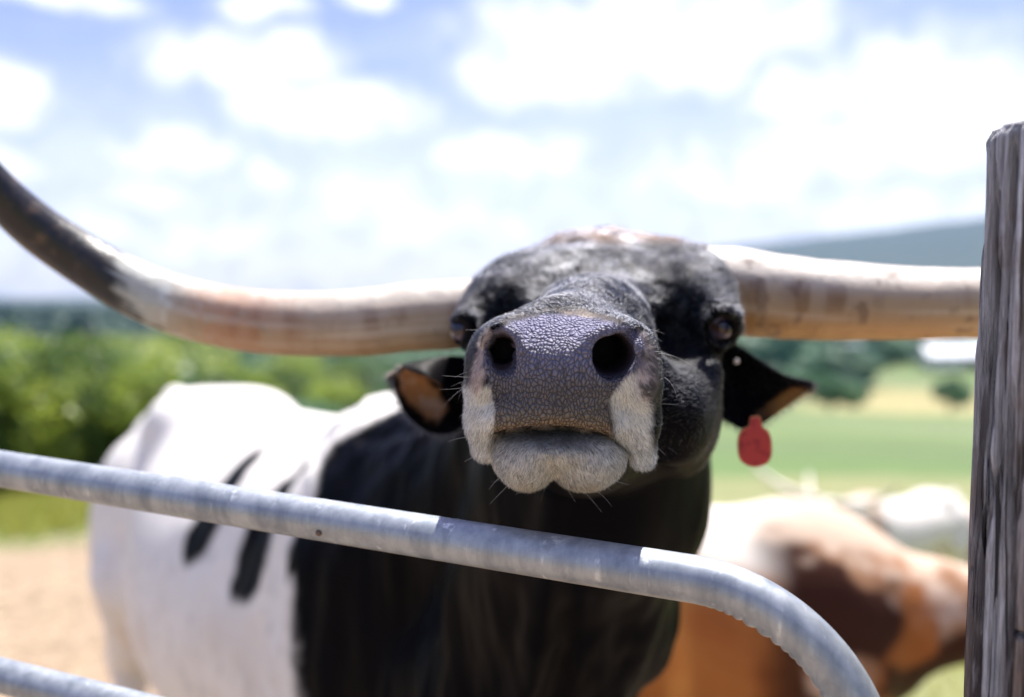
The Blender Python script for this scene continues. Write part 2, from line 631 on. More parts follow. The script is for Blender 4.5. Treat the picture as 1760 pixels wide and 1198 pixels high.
def build_ground():
    rr = np.concatenate([[0.02], np.geomspace(0.4, 6900, 330)])
    tt = np.concatenate([np.radians(np.linspace(-40, 40, 321)), np.radians(np.linspace(41.5, 318.5, 150))])
    nr, nt_ = len(rr), len(tt)
    Rr, Tt = np.meshgrid(rr, tt, indexing='ij')
    x = (Rr * np.sin(Tt)).ravel(); y = (Rr * np.cos(Tt)).ravel()
    z = land(x, y)
    V = np.stack([x, y, z], -1)
    i, j = np.meshgrid(np.arange(nr - 1), np.arange(nt_), indexing='ij')
    j2 = (j + 1) % nt_
    Q = np.stack([i * nt_ + j, i * nt_ + j2, (i + 1) * nt_ + j2, (i + 1) * nt_ + j], -1).reshape(-1, 4)[:, ::-1]
    r = np.hypot(x, y); t = np.degrees(np.arctan2(x, y))
    P2 = np.stack([x, y, x * 0], -1)
    n1 = fbm(P2, .35, 4, 21); n2 = fbm(P2, .02, 4, 22); n3 = fbm(P2, .004, 3, 23)
    dirt = np.array([.335, .24, .16]); grass = np.array([.11, .155, .03]); pale = np.array([.20, .215, .085])
    C = np.tile(grass, (len(x), 1))
    C = mixc(C, (.20, .20, .045), sstep(n1, .4, .7) * .6)
    # right side: pale seeded strip, then lush green meadow, then straw field in the valley
    rt = sstep(t, 3, 9)
    e1 = 30.0 + (t - 12) * .5 + (n1 - .5) * 2
    C = mixc(C, pale, rt * sstep(r, e1 + .5, e1 - .5) * (.6 + .4 * n1))
    C = mixc(C, (.070, .150, .026), rt * sstep(r, e1 - .5, e1 + .5))
    C = mixc(C, (.11, .17, .05), rt * sstep(r, 34, 60) * .6)
    C = mixc(C, (.15, .18, .09), rt * sstep(n2, .5, .6) * sstep(r, 30, 60) * .45)
    C = mixc(C, (.05, .10, .03), rt * sstep(n2, .44, .36) * sstep(r, 30, 60) * .7)
    C = mixc(C, (.30, .27, .11), rt * sstep(r, 150, 200) * sstep(t, 14, 19) * sstep(r, 380, 330))
    C = mixc(C, (.16, .22, .09), rt * sstep(r, 330, 380) * sstep(n3 + (n2 - .5) * .6, .42, .5))
    wood = np.array([.018, .048, .026])
    C = mixc(C, wood, sstep(r, 700, 1000) * np.ones_like(r))
    C = mixc(C, wood, sstep(r, 20, 60) * sstep(-t, -3, 4))
    # bare trodden soil of the yard
    edge = 6.75 + (n1 - .5) * 1.0
    d = sstep(r, edge + .12, edge - .15)
    d = np.where(t > 6, d * sstep(r, 3.6, 2.6), d)
    C = mixc(C, dirt, d)
    C = mixc(C, (.28, .19, .11), sstep(np.exp(-((r - 19) / 2.6) ** 2 - ((t - 24.2) / 2.2) ** 2) + (n1 - .5) * .5, .45, .7))
    C = C * (0.82 + 0.36 * fbm(P2, 2.2, 3, 31))[:, None]
    me = raw_mesh('ground', V, Q)
    set_attr(me, 'tint', C)
    m, T_, b = new_mat('ground')
    a = attr(T_, 'tint').outputs[0]
    geo = T_.n('ShaderNodeNewGeometry').outputs['Position']
    nz = T_.noise(geo, 14.0, 5, .65)
    nf = T_.noise(geo, 70.0, 3, .6)
    col = T_.mix(T_.m('MULTIPLY', T_.smooth(nz, .35, .7), .35), a, (.09, .07, .04))
    col = T_.mix(T_.m('MULTIPLY', T_.smooth(nf, .5, .75), .4), col, (.55, .47, .30))
    T_.put(b.inputs['Base Color'], col)
    b.inputs['Roughness'].default_value = .95
    bump(T_, b, nz, .5, .03)
    o = link('ground', me, m)
    tag(o, kind='structure')
    return o


build_ground()

# leaf materials
def leaf_mat(name, c1, c2, trans=.25):
    m, t, b = new_mat(name)
    at = attr(t, 'shade').outputs['Fac']
    T_ = t
    T_.put(b.inputs['Base Color'], T_.mix(at, c1, c2))
    b.inputs['Roughness'].default_value = .5
    b.inputs['Transmission Weight'].default_value = 0
    tr = t.n('ShaderNodeBsdfTranslucent', i_Color=T_.mix(at, tuple(v * 1.5 for v in c1), tuple(v * 1.6 for v in c2)))
    mx = t.n('ShaderNodeMixShader', i_0=trans, i_1=b.outputs[0], i_2=tr.outputs[0])
    out = [n for n in t.t.nodes if n.type == 'OUTPUT_MATERIAL'][0]
    t.t.links.new(mx.outputs[0], out.inputs[0])
    return m


LEAF_BRIGHT = leaf_mat('leaf_bright', (.12, .19, .025), (.36, .42, .07), .4)
LEAF_DARK = leaf_mat('leaf_dark', (.035, .075, .02), (.12, .19, .04), .3)
LEAF_BLUE = leaf_mat('leaf_cool', (.05, .12, .06), (.13, .24, .12), .35)
LEAF_RIDGE = leaf_mat('leaf_ridge', (.012, .045, .028), (.028, .085, .042), .2)
BARK, _t, _b = new_mat('bark')
_t.put(_b.inputs['Base Color'], _t.mix(_t.noise(_t.n('ShaderNodeTexCoord').outputs['Object'], 9, 4), (.07, .05, .035), (.20, .16, .12)))
_b.inputs['Roughness'].default_value = .9


def crown_mesh(name, rng, rx, ry, rz, n, leaf, lumps=14, z0=0.0):
    """leaf quads spread through a lumpy crown volume"""
    c = rng.normal(size=(lumps, 3)); c /= np.linalg.norm(c, axis=1)[:, None]
    c *= rng.uniform(.35, .8, (lumps, 1))
    rad = rng.uniform(.28, .5, lumps)
    k = rng.integers(0, lumps, n)
    d = rng.normal(size=(n, 3)); d /= np.linalg.norm(d, axis=1)[:, None]
    rr_ = rng.uniform(.55, 1.05, (n, 1)) ** .6
    p = (c[k] + d * rad[k][:, None] * rr_) * np.array([rx, ry, rz])
    p[:, 2] += z0
    p = p[p[:, 2] > .02]
    n = len(p)
    nn = d[:n] * .6 + rng.normal(size=(n, 3)) * .6
    nn /= np.linalg.norm(nn, axis=1)[:, None]
    a = np.cross(nn, rng.normal(size=(n, 3))); a /= np.linalg.norm(a, axis=1)[:, None]
    b = np.cross(nn, a)
    s = leaf * rng.uniform(.6, 1.4, (n, 1))
    V = np.stack([p - a * s, p + b * s * .5, p + a * s, p - b * s * .5], 1).reshape(-1, 3)
    Q = np.arange(4 * n).reshape(n, 4)
    me = raw_mesh(name, V, Q, smooth=False)
    sh = np.clip(rng.uniform(0, 1, n) * .5 + .5 * (rad[k[:n]] - .28) / .22, 0, 1)
    set_attr(me, 'shade', np.repeat(sh, 4), 'FLOAT')
    return me


def tree_thing(name, label, cat, group, x, y, h, rx, mat, rng, n, leaf, bush=False, sink=0.0):
    z = float(land(np.array([x]), np.array([y]))[0]) - sink
    root = empty(name, (x, y, z), rng.uniform(0, 6.28))
    tag(root, label, cat, group)
    if bush:
        me = crown_mesh('crown', rng, rx, rx * rng.uniform(.8, 1.1), h * .56, n, leaf, 16, h * .47)
        link('crown', me, mat, root)
        paths = [[(0, 0, -.05), (rng.normal() * .15 * rx, rng.normal() * .15 * rx, h * .4), (rng.normal() * .5 * rx, rng.normal() * .5 * rx, h * .8)] for _ in range(4)]
        w = .02 * h
    else:
        me = crown_mesh('crown', rng, rx, rx * rng.uniform(.85, 1.1), h * .36, n, leaf, 18, h * .62)
        link('crown', me, mat, root)
        paths = [[(0, 0, -.2), (rng.normal() * .03 * h, rng.normal() * .03 * h, h * .4), (0, 0, h * .85)]]
        paths += [[(0, 0, h * .3), (rng.normal() * .4 * rx, rng.normal() * .4 * rx, h * .55), (rng.normal() * .7 * rx, rng.normal() * .7 * rx, h * .75)] for _ in range(4)]
        w = .03 * h
    Vs, Qs, Ts, o = [], [], [], 0
    for i, p in enumerate(paths):
        pp = catmull(p, 8)
        V, q, tr, _, _ = tube(pp, np.linspace(w * (1 if i == 0 else .5), w * .15, 8), 7, up=(1, 0, 0))
        Vs.append(V); Qs.append(np.array(q) + o); Ts.append(np.array(tr) + o); o += len(V)
    link('trunk', raw_mesh('trunk', np.vstack(Vs), np.vstack(Qs), np.vstack(Ts)), BARK, root)
    return root


def place(px, d):
    u = (px - 880) / F
    return d * u, d


rng = np.random.default_rng(7)
BUSHES = [  # px, distance, height, radius, which look
    (-60, 8.6, 1.35, .95, 0), (40, 8.9, 1.15, .8, 1), (135, 9.2, 1.25, .75, 0), (235, 9.4, 1.05, .75, 1), (330, 10.2, 1.0, .8, 0),
    (-20, 11.6, 1.78, 1.3, 2), (90, 12.2, 1.5, 1.3, 1), (205, 12.6, 1.3, 1.25, 2), (320, 13.3, 1.15, 1.25, 2), (430, 14.5, 1.0, 1.2, 1)]
ORD = ['first', 'second', 'third', 'fourth', 'fifth', 'sixth', 'seventh', 'eighth', 'ninth', 'tenth', 'eleventh', 'twelfth', 'thirteenth', 'fourteenth', 'fifteenth']
BL = ['dark green leafy bush', 'pale yellow green bush', 'sunlit yellow green bush']
for i_, (px, d, h, r_, k) in enumerate(BUSHES):
    x, y = place(px, d)
    tree_thing('bush', BL[k] + ', ' + ORD[i_ % 5] + ' of the ' + ('front row at' if i_ < 5 else 'taller row behind') + ' the yard edge', 'bush', 'bushes along the edge of the yard', x, y, h, r_, (LEAF_DARK, LEAF_BRIGHT, LEAF_BRIGHT)[k], rng, 5200, .042, True)
MID = [(380, 34, 3.4, 2.4), (455, 52, 4.6, 3.2), (520, 43, 2.6, 2.6), (575, 60, 4.6, 3.4), (640, 50, 2.9, 2.6), (700, 66, 5.4, 3.6), (745, 54, 3.6, 2.6),
       (300, 30, 1.9, 2.6), (210, 27, 2.4, 2.7), (120, 25, 2.8, 2.6), (30, 24, 3.3, 2.6), (-60, 26, 3.9, 2.8), (500, 84, 7.2, 4.5), (610, 92, 7.6, 5), (720, 100, 8.2, 5)]
for i, (px, d, h, r_) in enumerate(MID):
    x, y = place(px, d)
    tree_thing('tree', ('round yellow green tree', 'dark green leafy tree', 'cool green rounded tree')[i % 3] + ', ' + ORD[sorted(MID, key=lambda q: q[0]).index(MID[i])] + ' in the line on the slope behind the bull', 'tree',
               'trees on the slope below the yard', x, y, h, r_, (LEAF_BRIGHT, LEAF_DARK, LEAF_BLUE)[i % 3], rng, 2600, .16)
for px, d, h, r_, lb in [(1432, 175, 9, 6, 'broad dark round tree standing alone in the green meadow'), (1640, 205, 9.5, 3.6, 'small narrow dark tree at the far edge of the straw field'),
                         (1330, 230, 10, 9, 'low broad dark tree in the valley behind the drooping tagged ear'), (1520, 420, 12, 10, 'dark tree clump beside the far white barn')]:
    x, y = place(px, d)
    tree_thing('tree', lb, 'tree', 'scattered valley trees', x, y, h, r_, LEAF_BLUE, rng, 2400, .5)


def woodland(name, pts, size, mat, seed, flat=.75):
    """a far wood seen as one mass: many lumpy crowns"""
    rg = np.random.default_rng(seed)
    # low sphere
    th = np.linspace(0, np.pi * .62, 7); ph = np.linspace(0, 2 * np.pi, 13)[:-1]
    base = [(0, 0, 1)] + [(math.sin(a) * math.cos(b), math.sin(a) * math.sin(b), math.cos(a)) for a in th[1:] for b in ph]
    base = np.array(base)
    tr = [(0, 1 + j, 1 + (j + 1) % 12) for j in range(12)]
    qd = [(1 + i * 12 + j, 1 + (i + 1) * 12 + j, 1 + (i + 1) * 12 + (j + 1) % 12, 1 + i * 12 + (j + 1) % 12) for i in range(5) for j in range(12)]
    n = len(pts)
    s = size * rg.uniform(.6, 1.4, n)
    Vb = base[None] * (1 + rg.normal(size=(n, len(base), 1)) * .16) * s[:, None, None]
    Vb[..., 2] *= flat * rg.uniform(.9, 1.6, (n, 1))
    z = land(pts[:, 0], pts[:, 1])
    V = Vb + np.stack([pts[:, 0], pts[:, 1], z + s * .45], -1)[:, None, :]
    off = (np.arange(n) * len(base))[:, None, None]
    T3 = (np.array(tr)[None] + off).reshape(-1, 3)
    Q4 = (np.array(qd)[None] + off).reshape(-1, 4)
    me = raw_mesh(name, V.reshape(-1, 3), Q4, T3, smooth=False)
    set_attr(me, 'shade', np.repeat(np.clip(rg.uniform(0, 1, n), 0, 1), len(base)), 'FLOAT')
    o = link(name, me, mat)
    tag(o, kind='stuff')
    return o


def sector(n, t0, t1, r0, r1, rg):
    t = np.radians(rg.uniform(t0, t1, n)); r = np.sqrt(rg.uniform(r0 ** 2, r1 ** 2, n))
    return np.stack([r * np.sin(t), r * np.cos(t)], -1)


_rg = np.random.default_rng(11)
o = woodland('near_woodland', sector(3000, -38, -15, 105, 420, _rg), 3.4, LEAF_BRIGHT, 12)
o['label'] = 'mixed green woodland covering the slope below the yard'; o['category'] = 'woodland'
o = woodland('hollow_woodland', sector(3200, -15, 3, 105, 420, _rg), 3.4, LEAF_BLUE, 15)
o['label'] = 'cool green woodland in the hollow beyond the bull'; o['category'] = 'woodland'
o = woodland('ridge_woodland', sector(14000, -42, 3, 560, 1500, _rg), 6.5, LEAF_RIDGE, 13)
o['label'] = 'dark green forest covering the low distant ridge'; o['category'] = 'forest'
pts = np.vstack([sector(110, 6, 20, 330, 900, _rg), sector(90, 20, 34, 470, 900, _rg), sector(1500, 4, 36, 900, 2600, _rg)])
o = woodland('valley_woodland', pts, 9.0, LEAF_BLUE, 14)
o['label'] = 'hazy strips of trees across the far valley floor'; o['category'] = 'trees'

# barns in the valley
WHITE_M, _t, _b = new_mat('white_board')
_t.put(_b.inputs['Base Color'], _t.mix(_t.noise(_t.n('ShaderNodeTexCoord').outputs['Object'], 2, 4), (.62, .63, .64), (.80, .80, .80)))
_b.inputs['Roughness'].default_value = .6
ROOF_M, _t, _b = new_mat('metal_roof')
_t.put(_b.inputs['Base Color'], _t.mix(_t.noise(_t.n('ShaderNodeTexCoord').outputs['Object'], 1.4, 4), (.42, .46, .52), (.62, .66, .70)))
_b.inputs['Roughness'].default_value = .4
DARK_M, _t, _b = new_mat('dark_opening')
_t.put(_b.inputs['Base Color'], _t.mix(_t.noise(_t.n('ShaderNodeTexCoord').outputs['Object'], 3, 3), (.03, .035, .045), (.09, .08, .08)))


def barn(px, d, w, dep, h, roof_h, label, rz=0.0, roofm=ROOF_M):
    x, y = place(px, d)
    z = float(land(np.array([x]), np.array([y]))[0]) - .3
    root = empty('barn', (x, y, z), rz)
    tag(root, label, 'barn')
    V, Q = boxes([(-w / 2, -dep / 2, 0, w / 2, dep / 2, h)])
    V = np.vstack([V, [(-w / 2, 0, h + roof_h * .96), (w / 2, 0, h + roof_h * .96)]])
    link('wall', raw_mesh('wall', V, Q, [(4, 8, 7), (5, 6, 9)], smooth=False), WHITE_M, root)
    e = .5
    rv = []
    for zz in (0, .25):
        rv += [(-w / 2 - e, -dep / 2 - e, h - .2 + zz), (w / 2 + e, -dep / 2 - e, h - .2 + zz), (-w / 2 - e, 0, h + roof_h + zz), (w / 2 + e, 0, h + roof_h + zz),
               (-w / 2 - e, dep / 2 + e, h - .2 + zz), (w / 2 + e, dep / 2 + e, h - .2 + zz)]
    rq = [(6, 7, 9, 8), (8, 9, 11, 10), (0, 2, 3, 1), (2, 4, 5, 3), (0, 1, 7, 6), (4, 10, 11, 5), (0, 6, 8, 2), (2, 8, 10, 4), (1, 3, 9, 7), (3, 5, 11, 9)]
    link('roof', raw_mesh('roof', np.array(rv, float), rq, smooth=False), roofm, root)
    V, Q = boxes([(-w * .12, -dep / 2 - .08, 0, w * .12, -dep / 2 - .003, h * .7)])
    link('door', raw_mesh('door', V, Q, smooth=False), DARK_M, root)
    for k in (-.38, -.25, .25, .38):
        V, Q = boxes([(w * k - .6, -dep / 2 - .06, h * .4, w * k + .6, -dep / 2 - .003, h * .72)])
        link('window', raw_mesh('window', V, Q, smooth=False), DARK_M, root)
    return root


barn(1452, 400, 13, 12, 6.5, 4.5, 'small white barn among the valley trees', .1)
barn(1668, 400, 36, 14, 5.0, 4.0, 'long low white barn beyond the straw field', -.08)
barn(1655, 560, 60, 20, 8, 5, 'wide grey barn standing behind the long white one', .05, DARK_M)
barn(1360, 620, 16, 12, 6, 4, 'distant white farmhouse under the far wooded slope', .4)

# ------------------------------------------------------------------ the black-faced longhorn
BULL_O = np.array([-.18, 1.95, 0.0]); BULL_F = np.array([.602, -.7985])


def pe(f, px, py, Z, rx, ry, rd, k=.02, roll=0.0, yaw=0.0, p=2.0, sub=False):
    """ellipsoid placed by photo pixel; rx, ry in px, rd in metres"""
    c = W(px, py, Z); s = Z / F
    cr, sr = math.cos(roll), math.sin(roll)
    Rr = np.array([[cr, 0, sr], [0, 1, 0], [-sr, 0, cr]])
    R = Rr @ rotz(yaw)
    f.ell(c, (rx * s, rd, ry * s), k, R, p, sub)


def pc(f, pts, k=.02, sub=False):
    f.chain([(W(a, b, c), r * c / F) for a, b, c, r in pts], k, sub)


def bull_field():
    xs = axis(-1.62, (-.26, .014), (-.12, .007), (.265, .0024), (.46, .012))
    ys = axis(.745, (.93, .0023), (1.16, .0032), (1.34, .006), (3.62, .014))
    zs = axis(-.02, (1.28, .014), (1.415, .006), (1.69, .0024), (1.72, .01))
    f = Field(xs, ys, zs)
    torso(f, BULL_O, BULL_F)
    # neck, throat and dewlap
    f.chain([((.10, 1.26, 1.535), .10), ((.07, 1.50, 1.38), .135), ((-.02, 1.72, 1.22), .18), ((-.13, 1.92, 1.12), .24)], .07)
    Rb = rotz(math.atan2(BULL_F[1], BULL_F[0]))
    f.ell((BULL_O[0] - BULL_F[0] * .60, BULL_O[1] - BULL_F[1] * .60, .84), (.55, .375, .37), .09, Rb)
    f.ell((BULL_O[0] - BULL_F[0] * .10, BULL_O[1] - BULL_F[1] * .10, .84), (.45, .30, .33), .09, Rb)
    f.chain([((.116, 1.22, 1.50), .121), ((.108, 1.33, 1.34), .143), ((.078, 1.44, 1.17), .155), ((.01, 1.54, .97), .165), ((-.05, 1.68, .80), .17)], .06)
    for i, (dx, dz) in enumerate([(-.05, 0), (.01, .02), (.07, -.04)]):      # loose folds of the throat
        f.chain([((.10 + dx, 1.17 + .02 * i, 1.36), .012), ((.09 + dx, 1.27 + .02 * i, 1.15), .016), ((.05 + dx * .9, 1.36, .95), .02)], .028)
    # skull
    pe(f, 1028, 522, 1.165, 202, 94, .09, .03, p=2.3)
    al_ = W(1022, 494, 1.0) - W(1034, 414, 1.18); al_ /= np.linalg.norm(al_)      # slope of the forehead
    la_ = np.array([1.0, 0, -.02]); la_ -= al_ * (la_ @ al_); la_ /= np.linalg.norm(la_)
    no_ = np.cross(la_, al_); no_ *= np.sign(no_[2])
    f.ell(W(1034, 457, 1.108) - no_ * .062, (.137, .108, .062), .05, np.array([la_, al_, no_]), 2.7)
    pe(f, 1192, 474, 1.15, 60, 48, .06, .04)
    pe(f, 862, 532, 1.115, 56, 50, .06, .035)
    pe(f, 1200, 524, 1.10, 54, 50, .06, .035)
    pe(f, 1060, 462, 1.22, 160, 52, .07, .03)
    pe(f, 1025, 434, 1.22, 75, 26, .05, .03)
    pe(f, 1045, 560, 1.24, 185, 120, .11, .04)
    pe(f, 808, 562, 1.075, 24, 38, .045, .025)
    pe(f, 1239, 558, 1.045, 28, 40, .045, .025)
    # bridge of the nose
    pc(f, [(1045, 575, 1.12, 100), (1018, 602, .985, 110), (985, 636, .90, 108)], .025)
    pc(f, [(1018, 556, .99, 56), (972, 572, .88, 44)], .045)
    # cheeks and jaw
    pe(f, 1150, 690, 1.05, 72, 112, .13, .03)
    pe(f, 1170, 700, 1.10, 55, 120, .09, .03)
    pe(f, 862, 680, 1.05, 60, 88, .13, .03)
    pc(f, [(968, 742, .92, 76), (1000, 735, 1.0, 108), (1040, 720, 1.12, 130)], .03)
    pc(f, [(1196, 575, .995, 13), (1205, 640, .99, 15), (1190, 720, .985, 12)], .03)     # facial crest
    pc(f, [(1120, 640, .93, 26), (1145, 700, .93, 26), (1150, 770, .95, 22)], .03)
    pe(f, 1168, 568, 1.0, 40, 54, .060, .035, sub=True)      # hollows between eyes and nose
    pe(f, 868, 538, 1.02, 29, 42, .052, .035, sub=True)
    # muzzle
    pe(f, 962, 634, .874, 150, 101, .092, .016, p=2.15)
    pe(f, 968, 612, .862, 122, 74, .074, .03)
    pe(f, 862, 592, .838, 42, 40, .048, .014)
    pe(f, 1070, 592, .832, 50, 44, .052, .014)
    pe(f, 1095, 640, .845, 38, 66, .060, .014)
    pe(f, 832, 640, .85, 30, 60, .055, .014)
    pc(f, [(843, 670, .838, 34), (836, 722, .84, 30), (836, 768, .848, 25)], .014)
    pc(f, [(1088, 668, .832, 42), (1094, 724, .835, 36), (1104, 785, .845, 22)], .014)
    pc(f, [(850, 720, .815, 22), (895, 707, .805, 22), (945, 702, .802, 22), (1000, 707, .805, 22), (1055, 728, .817, 24)], .014)
    # wing of each nostril and the folds round it
    pc(f, [(842, 606, .797, 6), (840, 586, .795, 7), (850, 572, .793, 8), (868, 567, .791, 8), (884, 578, .789, 8), (890, 600, .789, 7), (884, 625, .79, 6)], .010)
    pc(f, [(1004, 625, .788, 7), (1006, 600, .787, 9), (1020, 580, .787, 9), (1042, 569, .788, 9), (1066, 566, .791, 8), (1086, 572, .796, 7)], .010)
    pc(f, [(1098, 590, .80, 8), (1100, 612, .80, 9), (1088, 636, .797, 8)], .010)
    # nostrils
    pc(f, [(838, 566, .79, 8), (846, 576, .784, 14), (857, 597, .79, 27), (867, 619, .795, 25)], .005, True)
    pc(f, [(862, 604, .80, 25), (866, 600, .84, 20)], .005, True)
    pc(f, [(1036, 603, .795, 30), (1046, 612, .795, 38), (1062, 602, .795, 33), (1080, 586, .795, 18), (1092, 574, .80, 11), (1104, 565, .806, 7)], .005, True)
    pc(f, [(1048, 608, .80, 36), (1038, 600, .85, 26)], .005, True)
    # eye sockets and lids
    pe(f, 794, 561, 1.035, 18, 25, .024, .008, sub=True)
    pe(f, 1238, 557, .995, 22, 25, .024, .008, sub=True)
    pc(f, [(786, 588, 1.052, 4), (780, 570, 1.055, 4), (784, 551, 1.045, 6), (797, 542, 1.03, 7), (809, 550, 1.025, 6), (812, 568, 1.025, 4)], .008)
    pc(f, [(813, 566, 1.03, 4), (810, 584, 1.032, 5), (798, 594, 1.04, 5)], .008)
    pc(f, [(1214, 566, .99, 4), (1217, 549, .982, 6), (1230, 535, .98, 7), (1248, 533, .985, 7), (1262, 546, 1.0, 7), (1265, 568, 1.01, 6), (1258, 588, 1.015, 5)], .008)
    pc(f, [(1214, 568, .99, 4), (1221, 588, .993, 5), (1238, 598, 1.0, 6), (1256, 592, 1.02, 5)], .008)
    pc(f, [(1208, 542, 1.01, 3), (1226, 525, 1.01, 4), (1248, 522, 1.015, 4), (1264, 538, 1.03, 3)], .014)
    # chin, last, so that the mouth stays a crease
    g = Field(*[a for a in (xs[(xs > -.12) & (xs < .25)], ys[ys < 1.2], zs[zs > 1.3])])
    pe(g, 906, 779, .861, 60, 52, .062, .01)
    pe(g, 1008, 780, .859, 66, 53, .062, .01)
    pe(g, 958, 761, .857, 106, 34, .066, .01)
    pe(g, 905, 812, .868, 36, 22, .045, .006)
    pe(g, 1000, 812, .868, 46, 22, .045, .006)
    ix = np.searchsorted(xs, g.ax[0][0] - 1e-5); iy = 0; iz = np.searchsorted(zs, g.ax[2][0] - 1e-5)
    sl = (slice(ix, ix + len(g.ax[0])), slice(iy, iy + len(g.ax[1])), slice(iz, iz + len(g.ax[2])))
    k = .004
    h = np.maximum(k - np.abs(f.d[sl] - g.d), 0) / k
    f.d[sl] = np.minimum(f.d[sl], g.d) - h * h * k * .25
    # mouth line and chin cleft
    pc(f, [(852, 744, .800, 1.2), (895, 733, .793, 1.2), (945, 729, .79, 1.2), (1000, 734, .793, 1.2), (1045, 747, .80, 1.4), (1078, 772, .82, 2)], .006, True)
    pc(f, [(947, 795, .795, 1.5), (946, 822, .80, 7), (945, 838, .81, 13), (945, 856, .825, 18)], .010, True)
    # crease where the hairy bridge meets the bare nose
    pc(f, [(925, 529, .832, 1.5), (960, 525, .83, 2.5), (1000, 526, .832, 1.5)], .008, True)
    return f


def surf_normals(V, Q):
    a, b, c, d = (V[Q[:, i]] for i in range(4))
    n = np.cross(c - a, d - b)
    N = np.zeros_like(V)
    for i in range(4):
        np.add.at(N, Q[:, i], n)
    return N / (np.linalg.norm(N, axis=1)[:, None] + 1e-12)


PAD = [(846, 572), (880, 553), (930, 542), (990, 541), (1050, 553), (1090, 568), (1108, 590), (1100, 625), (1062, 665), (1046, 690), (1052, 752),
       (1000, 737), (940, 731), (885, 736), (847, 748), (851, 705), (843, 668), (830, 630), (832, 590)]


def bull_colour(V, N):
    px, py, Z = to_px(V)
    n1 = fbm(V, 9, 3, 1); n2 = fbm(V, 60, 3, 5); n3 = fbm(V, 220, 2, 8)
    a = -np.array([BULL_F[0], BULL_F[1]])
    t = (V[:, 0] - BULL_O[0]) * a[0] + (V[:, 1] - BULL_O[1]) * a[1]
    lat = (V[:, 0] - BULL_O[0]) * -a[1] + (V[:, 1] - BULL_O[1]) * a[0]
    z = V[:, 2]
    white = np.array([.80, .765, .71]); black = np.array([.0018, .0022, .0042])
    C = np.tile(white, (len(V), 1))
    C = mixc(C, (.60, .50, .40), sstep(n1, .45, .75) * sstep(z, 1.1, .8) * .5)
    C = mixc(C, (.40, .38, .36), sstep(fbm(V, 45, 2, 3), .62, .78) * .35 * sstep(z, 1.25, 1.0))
    # black front: the edge runs down behind the shoulder
    edge = np.interp(z, [.0, .89, 1.035, 1.133, 1.22, 1.28, 1.32, 1.357, 1.386, 1.43], [.02, -.077, -.06, -.048, -.055, -.02, -.005, -.04, -.065, -.2])
    blk = sstep(t - edge - (n1 - .5) * .05 - (n2 - .5) * .02, .014, -.014)
    # spots on the near flank
    def spot(p0, p1, w0, w1):
        P0, P1 = np.array(p0), np.array(p1)
        q = np.stack([t, z], -1)
        ab = P1 - P0
        u = np.clip(((q - P0) @ ab) / (ab @ ab), 0, 1)
        dd = np.linalg.norm(q - P0 - u[:, None] * ab, axis=1) - (w0 + (w1 - w0) * u)
        return sstep(dd - (n1 - .5) * .03, .010, -.010)
    for p0, p1, w0, w1 in SPOTS:
        blk = np.maximum(blk, spot(p0, p1, w0, w1) * sstep(np.abs(lat), .03, .06))
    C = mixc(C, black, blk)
    C = mixc(C, (.005, .004, .0042), blk * sstep(n1, .5, .7) * .6)
    head = (Z < 1.38) & (z > 1.36)
    # rusty hair along the poll
    w = sstep(py, 425, 404) * head * (Z > 1.1) + .8 * sstep(px, 1215, 1245) * sstep(py, 500, 440) * head * (Z > 1.12)
    C = mixc(C, (.055, .026, .014), np.clip(w, 0, 1) * (.5 + .5 * n2))
    mz = (Z < .93) & (z > 1.38)
    # hairy lips: white, cream and dark flecked
    dl = poly_sd(px, py, [(795, 655), (848, 660), (856, 700), (850, 745), (848, 810), (780, 815), (785, 700)])
    dr = poly_sd(px, py, [(1045, 670), (1080, 640), (1112, 640), (1122, 700), (1128, 830), (1080, 830), (1072, 770), (1050, 745)])
    lip = sstep(np.minimum(dl, dr) + (n2 - .5) * 26, 7, -7) * mz
    C = mixc(C, (.70, .69, .66), lip)
    rim = sstep(poly_sd(px, py, [(806, 660), (815, 610), (838, 566), (850, 580), (836, 600), (838, 650), (820, 680)]) + (n2 - .5) * 16, 5, -5) * mz
    C = mixc(C, (.50, .41, .39), rim * .9)
    rr2 = sstep(poly_sd(px, py, [(1095, 565), (1118, 590), (1130, 650), (1126, 690), (1104, 690), (1092, 650), (1108, 610)]) + (n2 - .5) * 26, 6, -6) * mz
    C = mixc(C, (.50, .42, .42), rr2 * sstep(n2, .25, .5) * .85)
    C = mixc(C, (.012, .01, .012), rr2 * sstep(fbm(V, 260, 2, 17) + sstep(px, 1095, 1125) * .25, .55, .66) * .85)
    topc = sstep(poly_sd(px, py, [(860, 552), (920, 536), (1000, 533), (1075, 550), (1060, 560), (990, 545), (925, 546), (875, 562)]) + (n2 - .5) * 9, 4, -4) * mz * (Z < .87)
    C = mixc(C, (.42, .35, .29), topc * sstep(n2, .3, .6) * (.2 + .7 * np.exp(-((px - 975) / 55) ** 2)))
    # chin
    ch = sstep(poly_sd(px, py, [(845, 748), (900, 735), (950, 731), (1010, 737), (1060, 755), (1085, 780), (1065, 835), (1000, 870), (900, 868), (848, 820), (838, 770)]), 4, -4) * mz * (Z < .90)
    cc = np.tile((.56, .54, .50), (len(V), 1))
    cc = mixc(cc, (.14, .125, .105), sstep(py + (n2 - .5) * 40 + np.abs(px - 950) * .12, 795, 752) * .85)
    cc = mixc(cc, (.42, .34, .25), sstep(py, 822, 842) * .6)
    cc = mixc(cc, (.03, .025, .02), sstep(np.hypot((px - 946) / 1.6, py - 850), 20, 6))
    C = C + (cc - C) * ch[:, None]
    # bare leathery nose
    pad = sstep(poly_sd(px, py, PAD) + (n2 - .5) * 5, 3, -3) * mz * (Z < .87)
    pc_ = np.tile((.185, .178, .265), (len(V), 1))  # lavender skin; its sunlit upper part is painted lighter than the rest
    pc_ = mixc(pc_, (.115, .108, .125), sstep(py, 610, 680))
